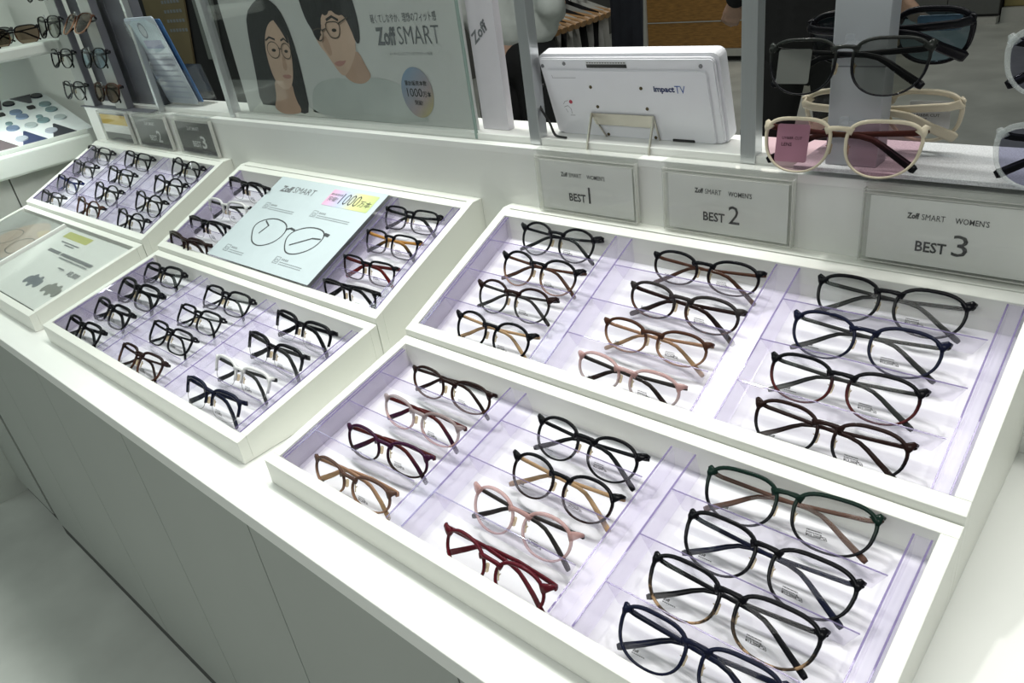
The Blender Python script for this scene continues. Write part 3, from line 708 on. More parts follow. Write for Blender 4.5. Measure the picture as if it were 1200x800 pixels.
wface = smoothpoly([(-.521, .425), (-.498, .42), (-.489, .403), (-.489, .379), (-.494, .355), (-.504, .329), (-.519, .312), (-.539, .309), (-.557, .317), (-.567, .335), (-.569, .365), (-.563, .39), (-.546, .413)])
woman = [([(-.672, .2655), (-.430, .2655), (-.448, .272), (-.480, .282), (-.512, .276), (-.55, .270), (-.585, .274), (-.600, .288), (-.630, .285), (-.662, .272)], 3), (whair, 2),
         (smoothpoly([(-.566, .330), (-.511, .326), (-.514, .295), (-.500, .272), (-.53, .2665), (-.568, .2660), (-.590, .276), (-.572, .296)]), 1), (wface, 0),
         (smoothpoly([(-.521, .425), (-.510, .424), (-.495, .418), (-.489, .403), (-.490, .380), (-.497, .395), (-.508, .412)]), 2),
         (smoothpoly([(-.528, .346), (-.520, .341), (-.513, .346), (-.513, .366), (-.518, .372)]), 1),
         (smoothpoly([(-.537, .3325), (-.527, .3355), (-.520, .3345), (-.514, .3355), (-.506, .3325), (-.514, .3285), (-.526, .328)]), 5),
         (ell(-.541, .3755, .0066, .0026), 6), (ell(-.504, .3735, .0054, .0025), 6)]
for q in stroke([(-.558, .392), (-.545, .397), (-.530, .393)], .0032)+stroke([(-.512, .391), (-.502, .394), (-.493, .388)], .0030): woman.append((q, 2))
for q in stroke(ell(-.541, .376, .0185, .0135, 20), .0016, True)+stroke(ell(-.502, .374, .0140, .0125, 20), .0016, True)+stroke([(-.5225, .379), (-.516, .378)], .0018): woman.append((q, 7))
obj('printed_woman', flat(woman, NX, NZ, oz, step=.00004), PM, t)
mhair = smoothpoly([(-.432, .475), (-.431, .445), (-.425, .42), (-.415, .406), (-.406, .386), (-.393, .398), (-.381, .429), (-.368, .424), (-.356, .434), (-.340, .424), (-.324, .425), (-.314, .405), (-.308, .383), (-.298, .384), (-.292, .407), (-.293, .432), (-.300, .475), (-.350, .495), (-.400, .492)], 1)
mface = smoothpoly([(-.378, .443), (-.347, .444), (-.320, .432), (-.314, .408), (-.296, .419), (-.296, .401), (-.309, .389), (-.312, .372), (-.332, .350), (-.354, .334), (-.366, .338), (-.376, .350), (-.390, .368), (-.404, .381), (-.412, .397), (-.409, .412), (-.396, .428)])
man = [(smoothpoly([(-.470, .2655), (-.462, .300), (-.445, .318), (-.416, .328), (-.361, .333), (-.337, .324), (-.292, .334), (-.246, .330), (-.205, .318), (-.180, .290), (-.172, .2655)], 1), 4),
       (smoothpoly([(-.362, .345), (-.333, .356), (-.310, .378), (-.294, .347), (-.286, .334), (-.312, .322), (-.346, .326)]), 1), (mface, 0), (mhair, 2),
       (smoothpoly([(-.398, .385), (-.385, .366), (-.376, .366), (-.374, .376), (-.381, .400)]), 1),
       (smoothpoly([(-.377, .3545), (-.362, .3585), (-.352, .3575), (-.341, .3595), (-.352, .351), (-.368, .349)]), 5),
       (ell(-.356, .4035, .0062, .0026), 6), (ell(-.396, .3985, .0042, .0024), 6)]
for q in stroke([(-.370, .419), (-.355, .4235), (-.341, .418)], .0038)+stroke([(-.405, .412), (-.397, .4155), (-.388, .411)], .0034): man.append((q, 2))
for q in stroke(smoothpoly([(-.374, .411), (-.372, .416), (-.341, .416), (-.339, .405), (-.347, .392), (-.366, .392), (-.374, .403)]), .0018, True)+stroke(smoothpoly([(-.410, .406), (-.386, .408), (-.384, .398), (-.391, .389), (-.402, .389), (-.409, .398)]), .0018, True)+stroke([(-.386, .404), (-.374, .407)], .0020)+stroke([(-.340, .413), (-.314, .421)], .0020): man.append((q, 7))
obj('printed_man', flat(man, NX, NZ, oz, step=.00004), PM, t)
text('軽くてしなやか、理想のフィット感', (-.262, .4772, .4105+H), NX, NZ, .141, GREYINK, t, .0, height=.0125)
text('Zoff', (-.256, .4772, .3795+H), NX, NZ, .044, GREYINK, t, .035, height=.0255); text('SMART', (-.207, .4772, .3805+H), NX, NZ, .087, GREYINK, t, -.01, height=.0245)
text('スーパーエンジニアリングプラスチック採用', (-.233, .4772, .3655+H), NX, NZ, .092, GREYINK, t, 0, height=.0048)
mO, N, L = _new('oval_badge_print'); bb = N['Principled BSDF']; tc = N.new('ShaderNodeTexCoord'); sp = N.new('ShaderNodeSeparateXYZ'); L.new(tc.outputs['Object'], sp.inputs[0])
ad = N.new('ShaderNodeMath'); ad.operation = 'MULTIPLY_ADD'; ad.inputs[1].default_value = -.9; L.new(sp.outputs['X'], ad.inputs[0]); L.new(sp.outputs['Z'], ad.inputs[2])
mr = N.new('ShaderNodeMapRange'); mr.inputs['From Min'].default_value = -.19; mr.inputs['From Max'].default_value = -.07; L.new(ad.outputs[0], mr.inputs['Value'])
rp = N.new('ShaderNodeValToRGB'); L.new(mr.outputs[0], rp.inputs[0]); L.new(rp.outputs[0], bb.inputs['Base Color']); bb.inputs['Roughness'].default_value = .6
e = rp.color_ramp.elements; e[0].color = (.52, .48, .10, 1); e[1].color = (.24, .34, .47, 1); k_ = e.new(.45); k_.color = (.40, .33, .33, 1)
obj('oval_badge', flat([(ell(-.188, .313, .0345, .0365, 32), 0)], NX, NZ, (0, .4774, H)), mO, t)
text('累計販売本数', (-.212, .4770, .3230+H), NX, NZ, .048, INK, t, .01, height=.0075); text('1000', (-.210, .4770, .3070+H), NX, NZ, .033, INK, t, 0, height=.0125)
text('万本', (-.176, .4770, .3070+H), NX, NZ, .018, INK, t, .01, height=.0085); text('突破!', (-.197, .4770, .2950+H), NX, NZ, .018, INK, t, .01, height=.0075)
pane = [(-.700, .2566), (-.0640, .2566), (-.0640, .640), (-.700, .640)]
t2 = thing('clear_pane', 'clear upright pane standing in the ledge groove before the portrait poster', 'pane', V(-.38, .4635, .2566))
obj('pane', slab(pane, NX, NZ, (0, .4635, H), (0, .003, 0)), GLASS, t2)
obj('pane_edge', box(V(-.0668, .4632, .2566), V(-.0636, .4668, .640)), clear('green_edge', (.62, .74, .70), .9, .5, (.6, .7, .66)), t2)
t = thing('side_panel_board', 'white upright board lettered Zoff beside the portrait poster', 'board', V(-.048, .49, HZ))
obj('board', slab([(-.0705, .2650), (-.0225, .2650), (-.0225, .640), (-.0705, .640)], NX, NZ, (0, .486, H), (0, .012, 0)), mat('lavender_white_board', (.66, .64, .68), .5, var=.02), t)
text('Zoff', (-.0625, .4855, .3760+H), Vector((.80, 0, .60)), Vector((-.45, 0, .89)), .034, GREYINK, t, .03)

# ------------------------------------------------------------------ back of the small screen
tn = R_(15); TB = V(0, .506, .258); TX = Vector((1, 0, 0)); TY = Vector((0, -math.sin(tn), math.cos(tn))); TN = Vector((0, -math.cos(tn), -math.sin(tn)))   # TN points to the viewer
PL = mat('white_plastic', (.80, .80, .84), .30, var=.01)
t = thing('tablet_screen', 'back of a white digital signage screen on a metal kickstand', 'screen', tuple(TB))
obj('shell', slab(rrect(.0535, .0075, .2985, .1130, .008, 6), TX, TY, TB+TN*-.014, TN*.016), PL, t)
bk = slab(rrect(.0565, .0080, .2955, .1100, .006, 5), TX, TY, TB+TN*.0022, TN*.0055)
bmesh.ops.bevel(bk, geom=bk.edges[:], offset=.0016, segments=2, affect='EDGES')
obj('back_cover', bk, PL, t)
bk = slab(rrect(.0660, .0085, .2860, .0965, .004, 4), TX, TY, TB+TN*.0075, TN*.0022); bmesh.ops.bevel(bk, geom=bk.edges[:], offset=.0012, segments=2, affect='EDGES')
obj('raised_panel', bk, PL, t)
obj('display_glass', slab(rrect(.0600, .0130, .2920, .1070, .003, 4), TX, TY, TB+TN*-.0148, TN*.0008), mat('black_display', (.01, .01, .012), .1), t)
f0 = TB+TN*.0100
for (x, y) in ((.129, .075), (.200, .075), (.1325, .0495), (.2030, .0495), (.139, .0125), (.207, .0125)):
    obj('screw', lathe_disc(f0+TX*x+TY*y, .0021, .0012, 10, TN), mat('brass_screw', (.10, .075, .035), .4, .6), t)
for (x, y) in ((.096, .1035), (.279, .1010), (.0615, .1005)):
    obj('screw', lathe_disc(TB+TN*.0080+TX*x+TY*y, .0024, .0014, 10, TN), mat('grey_screw', (.22, .22, .23), .4, .6), t)
obj('label_sticker', flat([(rrect(.1290, .0985, .1855, .1030, .0004, 2), 0), (rrect(.1290, .1030, .1855, .1060, .0004, 2), 1)]+[([(.130+.0037*k, .1040), (.1328+.0037*k, .1040), (.1328+.0037*k, .1052), (.130+.0037*k, .1052)], 0) for k in range(15)], TX, TY, TB+TN*.0082, step=.00001), [INK, mat('sticker_white', (.75, .75, .75), .5)], t)
LG = mat('logo_navy', (.012, .025, .11), .5)
text('impact', f0+TX*.2165+TY*.0690-TN*.0001, TX, TY, .0270, LG, t, .04, height=.0090); text('TV', f0+TX*.2440+TY*.0700-TN*.0001, TX, TY, .0130, mat('logo_blue', (.05, .10, .35), .5), t, .0, height=.0090)
P = []
for q in stroke([(.080, .051), (.083, .0545), (.088, .056)], .0007)+stroke([(.080, .047), (.086, .049), (.090, .045), (.090, .0385)], .0008)+stroke([(.082, .0445), (.084, .040)], .0007)+stroke([(.087, .0360), (.094, .0362)], .0008)+stroke([(.074, .0895), (.074, .086), (.110, .0865)], .0006): P.append((q, 0))
obj('printed_mark', flat(P, TX, TY, f0-TN*.0001), mat('mark_grey', (.35, .35, .37), .5), t)
obj('red_seal', lathe_disc(f0+TX*.0925+TY*.0545, .0026, .0008, 12, TN), mat('red_seal', (.45, .04, .07), .5), t)
obj('socket', slab(rrect(.230, .0075, .2585, .0125, .0006, 2), TX, TY, TB+TN*.0095, TN*.0012), DARK, t)
# kickstand: cross plate and two folded legs
ks = obj('kickstand_plate', slab([(.1205, .0415), (.2115, .0415), (.2080, .0260), (.1250, .0265)], TX, TY, f0+TN*.0008, TN*.0012), STEEL, t)
for x, xf, xr in ((.1215, .1310, .1380), (.2105, .2200, .2130)):
    top = f0+TX*x+TY*.0405+TN*.0015; foot = V(xf-.003, .4605, .2568); rear = f0+TX*(xr)+TY*.0055+TN*.001
    obj('kickstand_leg', sweep([top, foot], .0040, .0022, up=TX, nsec=4), STEEL, ks)
    obj('kickstand_leg', sweep([top, rear], .0024, .0016, up=TX, nsec=4), STEEL, ks)
def bez(p, n=8):
    r = []; P = [Vector(q) for q in p]
    for i in range(len(P)-1):
        a = P[max(i-1, 0)]; b = P[i]; c = P[i+1]; d = P[min(i+2, len(P)-1)]
        for k in range(n):
            s = k/n; r.append(.5*((2*b)+(c-a)*s+(2*a-5*b+4*c-d)*s*s+(3*b-a-3*c+d)*s**3))
    return r+[P[-1]]
tag(obj('power_cable', sweep(bez([V(.036, .500, .324), V(.042, .478, .317), V(.052, .471, .302), V(.062, .473, .284), V(.067, .474, .2700), V(.074, .472, .2668), V(.090, .470, .2664)]), .0030, .0030, nsec=6), mat('black_cable', (.012, .012, .012), .4), smooth=True, loc=V(.07, .49, .266)),
    'black power cable running to the left side of the screen', 'cable')

# ------------------------------------------------------------------ sunglasses stands on the ledge
tag(obj('speckled_mat', box(V(.4005, .4330, .2648), V(1.35, .5360, .2695), .0008), MATG, loc=V(.8, .48, .2648)), 'speckled grey mat lying on the ledge under the sunglasses stand', 'mat')
def tower(x0, x1, y0, y1, z0, label, group):
    t = thing('sunglasses_stand', label, 'stand', V((x0+x1)/2, (y0+y1)/2, z0), group)
    obj('column', box(V(x0, y0, z0), V(x1, y1, .95), .0008), STAND, t)
    bm = bmesh.new()
    for zz in (.36, .43, .50): merge(bm, box(V(x0-.0002, y0-.0004, zz-.0004), V(x1+.0004, y0, zz+.0004)))
    obj('slot_line', bm, GREYP, t)
    return t
ts = tower(.427, .474, .4435, .4695, .2697, 'square grey stand holding sunglasses right of the third post', 'grey sunglasses stands')
ts2 = tower(.632, .679, .4435, .4695, .2697, 'square grey stand at right edge holding clear framed sunglasses', 'grey sunglasses stands')
PEG = clear('peg_acrylic', (.93, .94, .95), 1.0, .15, (.85, .87, .9))
def peg(x, z, y, d, parent):
    obj('peg', box(V(x-.006, min(y, y+d), z-.002), V(x+.006, max(y, y+d), z+.001)), PEG, parent)
    obj('peg_stop', box(V(x-.004, y-.0005, z-.002), V(x+.004, y+.0015, z+.010)), PEG, parent)
def sun(x, y, z, face, lean, s, f, tm, lens, label, yaw=0, sh='sun', group='sunglasses on the stands', rest=False, **kw):
    # face: direction angle the front looks at; lean: degrees the top tips back
    a = R_(face+yaw); n = Vector((math.sin(a), -math.cos(a), 0)); gx = Vector((math.cos(a), math.sin(a), 0)); l = R_(lean)
    gy = Vector((-n.x*math.sin(l), -n.y*math.sin(l), math.cos(l))); gz = gx.cross(gy); p = V(x, y, z)
    mw = Matrix(((gx.x*s, gy.x*s, gz.x*s, p.x), (gx.y*s, gy.y*s, gz.y*s, p.y), (gx.z*s, gy.z*s, gz.z*s, p.z), (0, 0, 0, 1)))
    return eyeglasses('sunglasses', mw, sh, f, tm, lens, label, 'sunglasses', group, prints=False, **kw)
SL1 = clear('smoke_lens', (.45, .46, .43), .6); SL2 = clear('rose_lens', (.76, .53, .60), .6); SL3 = clear('blue_lens', (.30, .42, .50), .7); SL4 = clear('lilac_lens', (.40, .40, .52), .8); SL5 = clear('brown_lens', (.30, .22, .16), .8); SL6 = clear('pale_blue_lens', (.40, .55, .66), 1.0)
CREAMF = (.62, .55, .42); CLR = (.62, .66, .66)
a1 = sun(.447, .4210, .3830, 0, 14, .985, fm((.018, .020, .018), BK), fm(BK), SL1, 'black framed sunglasses with smoke lenses, upper front of grey stand', 3, thick=.0024, tth=1.4)
a2 = sun(.447, .4210, .3130, 0, 14, 1.02, fm(CREAMF), fm(BRN, BK), SL2, 'cream framed sunglasses with rose lenses, lower front of grey stand', 3, thick=.0029, tl='dark brown temple', tth=1.4)
a3 = sun(.458, .4925, .3930, 180, 14, 1.0, fm(BK), fm(BK), SL3, 'thick black sunglasses with blue lenses on rear of grey stand', 3, thick=.0045, tth=2.0)
a4 = sun(.458, .4925, .3230, 180, 14, 1.02, fm(CREAMF), fm(CREAMF), clear('clear_lens', (.95, .95, .93), .6), 'cream framed clear sunglasses on rear of grey stand', 3, thick=.0040, tth=2.0)
a5 = sun(.637, .4220, .3870, 0, 14, 1.0, fm(CLR, alpha=.32), fm(BK), SL4, 'clear framed sunglasses with lilac lenses at right edge, upper', 3, thick=.0042, tth=1.5)
a6 = sun(.640, .4220, .3160, 0, 14, 1.0, fm(CLR, alpha=.32), fm(BK), SL4, 'clear framed sunglasses with dark lilac lenses at right edge, lower', 3, thick=.0042, tth=1.5)
a7 = sun(.633, .4220, .4560, 0, 14, 1.0, fm(BK), fm(BK), clear('clear_lens', (.95, .95, .93), .6), 'thin black wire glasses topmost on stand at right edge', 3, thick=.0012, sh='boston')
for st_, xs_ in ((ts, .4505), (ts2, .6555)):
    for zz in (.383, .313):
        peg(xs_, zz-.0015, .4195, .0238, st_)
        peg(xs_, zz+.008, .4935, -.0238, st_)
peg(.6555, .4545, .4195, .0238, ts2)
# paper tags stuck on lenses
TAGP = mat('tag_paper', (.66, .66, .70), .6)
def lenstag(root, x, y, wd, hh, words, s=1):
    bm = slab(rrect(x, y, x+wd, y+hh, .002, 3), Vector((1, 0, 0)), Vector((0, 1, 0)), Vector((0, 0, -.0040*s-curve_z(0))), Vector((0, 0, .0003)))
    me = bpy.data.meshes.new('paper_tag'); bm.to_mesh(me); bm.free(); me.materials.append(TAGP)
    o = bpy.data.objects.new('paper_tag', me); COL.objects.link(o); o.parent = root
    if not words: return
    z = -.0040*s+.0004 if s > 0 else .0038
    z = -.0035 if s > 0 else -.0041
    ax_ = Vector((1, 0, 0)) if s > 0 else Vector((-1, 0, 0)); x0 = x+wd*.18 if s > 0 else x+wd*.82
    bm = bmesh.new()
    for wd_, yy in zip(words, (.60, .42)):
        text(wd_, (x0, y+hh*yy, z), ax_, (0, 1, 0), wd*(.62 if len(wd_) > 6 else .32), bm=bm, bold=.01)
    me = bpy.data.meshes.new('tag_lettering'); bm.to_mesh(me); bm.free(); me.materials.append(INK)
    o2 = bpy.data.objects.new('tag_lettering', me); COL.objects.link(o2); o2.parent = root
lenstag(a2, -.057, -.034, .030, .034, ('UV&BR CUT', 'LENS'))
lenstag(a4, -.057, -.034, .034, .028, ('UV&BR CUT', 'LENS'), -1)
lenstag(a3, -.058, -.016, .036, .014, None, -1)
lenstag(a1, -.060, -.033, .030, .030, None)

# ------------------------------------------------------------------ far left: grey panels, twin stands and leaflet holder
t = thing('grey_backboard', 'dark grey upright backboard of seamed panels behind the far left stands', 'board', V(-1.19, .48, .2646))
for a, b in ((-1.362, -1.268), (-1.266, -1.160), (-1.158, -1.034)):
    obj('panel', box(V(a, .476, .2648), V(b, .496, .95), .0012), GREYP, t)
tag(obj('grey_mat', box(V(-1.424, .4400, .2562), V(-1.036, .4625, .2585), .0006), GREYP, loc=V(-1.2, .45, .2562)), 'thin dark grey strip lying along the far left ledge', 'mat')
LSTAND = mat('pale_stand', (.46, .48, .46), .4)
stands = []
for x0, x1, lb in ((-1.408, -1.350, 'leftmost pale stand hung with sunglasses beside the wall shelves'), (-1.222, -1.164, 'pale stand hung with sunglasses before the dark grey panels')):
    t = thing('sunglasses_stand', lb, 'stand', V((x0+x1)/2, .452, .2587), 'pale far left sunglasses stands')
    obj('column', box(V(x0, .4455, .2587), V(x1, .4620, .95), .0008), LSTAND, t)
    obj('side_cover', box(V(x1, .4460, .2587), V(x1+.004, .4620, .95), .0006), GREYP, t)
    for zz in (.461, .388, .314, .534): peg((x0+x1)/2, zz, .4225, .0230, t)
    stands.append(t)
rows = ((.4625, 'upper'), (.3900, 'middle'), (.3160, 'lower'), (.5360, 'topmost'))
for i, (xc, lens_) in enumerate(((-1.379, (SL1, LENS, LENS, SL1)), (-1.187, (SL5, SL6, SL5, SL1)))):
    for (zz, nm), ln in zip(rows, lens_):
        ex = {(0, 0): 'thick black frame', (0, 1): 'thin black frame, clear lenses', (0, 2): 'silver frame, clear lenses', (0, 3): 'black frame, smoke lenses',
              (1, 0): 'brown frame tipped over', (1, 1): 'black frame, blue mirrored lenses', (1, 2): 'brown frame, brown lenses', (1, 3): 'black frame, grey lenses'}
        j = [r_[1] for r_ in rows].index(nm)
        fr_ = fm(BK) if not (j == 2) else (fm(GRYBK, SMOKE) if i == 0 else fm(BRN, DB))
        if (i, j) == (1, 0): fr_ = fm(BRN, LBR)
        sun(xc, .4245, zz, 0, 40 if (i, j) == (1, 0) else 12, 1.0, fr_, fm(BK), ln, 'sunglasses, %s, %s place on %s pale stand' % (ex[(i, j)], nm, ('leftmost', 'second')[i]), 0, 'boston' if j else 'sun', 'sunglasses on the pale stands', thick=.0022, tth=1.3)
tl_ = R_(12); LB0 = V(0, .492, .2670); LY = Vector((0, -math.sin(tl_), math.cos(tl_))); LN = Vector((0, -math.cos(tl_), -math.sin(tl_)))
t = thing('leaflet_holder', 'clear acrylic holder with leaflets between thin rod and first post', 'holder', tuple(LB0))
obj('back_sheet', slab(rrect(-1.040, -.002, -.893, .178, .006, 4), NX, LY, LB0+LN*.003, LN*.002), ACRYL, t)
obj('pocket_front', slab([(-1.040, .0), (-.880, .0), (-.872, .075), (-1.036, .075)], NX, LY, LB0+LN*-.030, LN*.002), ACRYL, t)
obj('pocket_side', slab([(0, 0), (.030, 0), (.030, .075), (0, .075)], -LN, LY, LB0+NX*-.893+LN*.002, NX*.002), ACRYL, t)
obj('holder_base', box(V(-1.040, .487, .2648), V(-.880, .522, .2668)), ACRYL, t)
lf = thing('leaflet', 'white and pale blue leaflet with small print in the acrylic holder', 'leaflet', tuple(LB0))
lean_ = Vector((.18, 0, 0))
LYs = LY
obj('sheet', slab(rrect(-1.034, .002, -.900, .184, .008, 4), NX, LYs, LB0+LN*.0005, LN*.0020), mat('leaflet_paper', (.48, .54, .62), .5, var=.10, scale=18), lf)
P = [(smoothpoly([(-1.030, .120), (-.904, .120), (-.904, .180), (-1.030, .180)], 1), 0), (ell(-.972, .158, .016, .016), 1), (ell(-.972, .158, .012, .012), 3), (rrect(-.995, .121, -.915, .138, .002, 3), 2)]
for k in range(9):
    y = .108-k*.0115
    for q in range(14): P.append(([(-1.024+q*.0085, y), (-1.018+q*.0085, y), (-1.018+q*.0085, y+.0035), (-1.024+q*.0085, y+.0035)], 4))
obj('printed_page', flat(P, NX, LY, LB0+LN*.0027, step=.00003), [mat('page_sky', (.50, .62, .70), .5, var=.15, scale=25), mat('page_ring', (.16, .18, .24), .5), mat('page_lilac', (.30, .30, .48), .5), mat('page_pale', (.45, .50, .56), .5), mat('page_ink', (.30, .33, .42), .5)], lf)
tag(obj('blue_leaflet', slab(rrect(-1.018, .004, -.890, .176, .004, 3), NX, LY, LB0+LN*-.006, LN*.0015), mat('blue_leaflet', (.06, .16, .36), .5, var=.2, scale=20), loc=tuple(LB0)), 'deep blue leaflet standing behind the white leaflet in the holder', 'leaflet')

# ------------------------------------------------------------------ left wall shelf unit, running along y
SHW = mat('shelf_white', (.62, .66, .615), .4, var=.015, scale=3)
t = thing('wall_shelf_unit', 'pale green-white shelf unit along the left wall', 'shelf', (-1.75, .2, 0))
obj('back_panel', box(V(-1.80, -.10, -.80), V(-1.76, .66, 1.1)), SHW, t)
obj('lower_shelf', box(V(-1.76, -.10, .136), V(-1.432, .4425, .190), .006), SHW, t)
obj('upper_shelf', box(V(-1.76, -.10, .386), V(-1.432, .4700, .414), .006), SHW, t)
obj('cabinet_body', box(V(-1.76, -.02, -.752), V(-1.470, .4425, .1355)), DARK, t)
for a, b in ((-.02, .2275), (.2305, .4425)):
    obj('door', box(V(-1.470, a, -.745), V(-1.456, b, .134), .0006), mat('pale_door', (.48, .50, .465), .45), t)
obj('end_panel', box(V(-2.60, -.025, -.745), V(-1.4575, -.008, .134)), DOORM, t)
obj('toe_kick', box((-2.60, -.015, 0), (-1.47, .40, H-.752)), KICK, t)
obj('shelf_back_rise', box(V(-1.760, .0, .4142), V(-1.745, .47, .50)), SHW, t)
shelf_fill = area('added_shelf_light', V(-1.50, .20, .3845), V(-1.60, .20, 0), .03, .5, 1.6, (.92, 1.0, .96))  # unseen light added under the upper shelf to brighten the lens board
# lens sample board, sloping up from the shelf edge
BO = V(-1.446, 0, .1945); BS = Vector((-1.0, 0, .3)).normalized(); BYv = Vector((0, 1, 0)); BN = BYv.cross(BS)
if BN.z < 0: BN = -BN
def bslab(poly, h, d): return slab(poly, BYv, BS, BO+BN*h, BN*d)
t = thing('lens_sample_board', 'white sloped board of round tinted lens samples on the lower wall shelf', 'board', tuple(BO))
obj('board', bslab(rrect(.10, .004, .458, .290, .004, 3), 0, .004), mat('sample_board_white', (.74, .79, .78), .4), t)
obj('front_lip', box(V(-1.446, .10, .1905), V(-1.441, .440, .2010), .001), SHW, t)
lt = {'black': (.012, .014, .02), 'teal': (.16, .24, .25), 'blue': (.17, .23, .33), 'pale': (.40, .46, .46), 'lilac': (.38, .42, .47)}
for y, s_, c in ((.435, .265, 'black'), (.360, .255, 'black'), (.429, .202, 'teal'), (.427, .162, 'teal'), (.422, .103, 'pale'), (.352, .194, 'blue'), (.353, .160, 'blue'), (.383, .109, 'teal'), (.348, .099, 'pale'),
                 (.308, .107, 'blue'), (.300, .037, 'lilac'), (.372, .041, 'lilac'), (.275, .255, 'black'), (.270, .170, 'blue'), (.230, .105, 'teal'), (.228, .040, 'pale')):
    obj('lens_sample', lathe_disc(BO+BYv*y+BS*s_+BN*.0062, .0150, .0040, 20, BN), mat('sample_'+c, lt[c], .12), t)
for y, s_ in ((.385, .136), (.312, .138), (.245, .137)):
    obj('lens_sample', lathe_disc(BO+BYv*y+BS*s_+BN*.0060, .0085, .0036, 14, BN), mat('sample_teal', lt['teal'], .12), t)
for y, s_ in ((.393, .201), (.318, .200), (.243, .20)):
    obj('frame_clip', bslab(rrect(y-.009, s_-.009, y+.009, s_+.009, .004, 3), .004, .004), DARK, t)
for (yc, c) in ((.389, (.030, .033, .042)), (.317, (.035, .050, .115)), (.250, (.105, .085, .090)), (.180, (.03, .035, .04))):
    obj('colour_card', bslab([(yc-.029, .004), (yc+.029, .004), (yc+.006, .076), (yc+.002, .076)], .0042, .0016), mat('card_%.3f' % c[0]+'_%.3f' % c[2], c, .5), t)
for yc in (.405, .330, .255):
    obj('colour_card', bslab([(yc-.030, .285), (yc+.022, .285), (yc+.004, .232), (yc-.004, .232)], .0042, .0016), mat('card_dark_grey', (.07, .07, .078), .5), t)
# sunglasses standing on the upper shelf, facing the room
for x, y, s, f, ln, lb, zz in ((-1.50, .285, .92, fm(BK), SL1, 'big dark sunglasses at the left end of the upper wall shelf', .448), (-1.66, .370, .90, fm(GRYBK), clear('grey_lens', (.35, .37, .36), .8), 'round grey-lens sunglasses on the upper wall shelf', .449),
                               (-1.52, .385, .90, fm(BK, BRN), SL5, 'dark brown sunglasses near the right end of the upper wall shelf', .449)):
    sun(x, y, zz, 90, 4, s, f, fm(BK), ln, lb, -38, 'sun', 'sunglasses on the upper wall shelf', thick=.0026)

# ------------------------------------------------------------------ beyond the ledge: shop and passers-by
WOOD = mat('orange_wood', (.33, .17, .045), .5, var=.3, scale=14, stretch=(1, 6, 6))
FR_ = mat('pale_cabinet_frame', (.50, .50, .47), .5)
yF = 6.2
t = thing('wooden_cabinet', 'distant low orange wood cabinet with pale frame behind the screen', 'cabinet', V(-2.6, yF, -.80))
xa, xb = -3.47, -1.70
obj('upper_board', box(V(xa, yF, -.46), V(xb, yF+.5, -.10), .004), WOOD, t); obj('lower_board', box(V(xa, yF, -.690), V(xb, yF+.5, -.470), .004), WOOD, t)
obj('frame_post', box(V(xa-.07, yF-.02, -.752), V(xa-.002, yF+.5, -.08)), FR_, t); obj('bottom_rail', box(V(xa-.07, yF-.021, -.752), V(xb, yF+.02, -.692)), FR_, t); obj('shelf_rail', box(V(xa, yF-.006, -.469), V(xb, yF+.01, -.461)), FR_, t)
obj('plinth', box(V(xa-.06, yF+.05, -.80), V(xb, yF+.45, -.753)), DARK, t)
t = thing('grey_cupboard', 'distant grey cupboard with pale plinth at the upper right', 'cupboard', V(-1.2, 7.75, -.80))
for a, b in ((-1.72, -1.34), (-1.335, -.93)): obj('door', box(V(a, 7.74, -.72), V(b, 7.76, .3), .003), mat('grey_cupboard', (.11, .115, .11), .5), t)
obj('body', box(V(-1.72, 7.761, -.74), V(-.93, 8.2, .3)), DARK, t); obj('plinth', box(V(-1.75, 7.70, -.80), V(-.93, 8.2, -.742)), FR_, t)
t = thing('ochre_box_shelf', 'distant ochre shelf box at the top right corner', 'shelf', V(-.6, 7.9, -.80))
obj('box', box(V(-.92, 7.85, -.68), V(-.1, 8.3, -.2), .01), mat('ochre', (.30, .25, .10), .6), t); obj('plinth', box(V(-.92, 7.80, -.80), V(-.1, 8.3, -.682)), FR_, t)
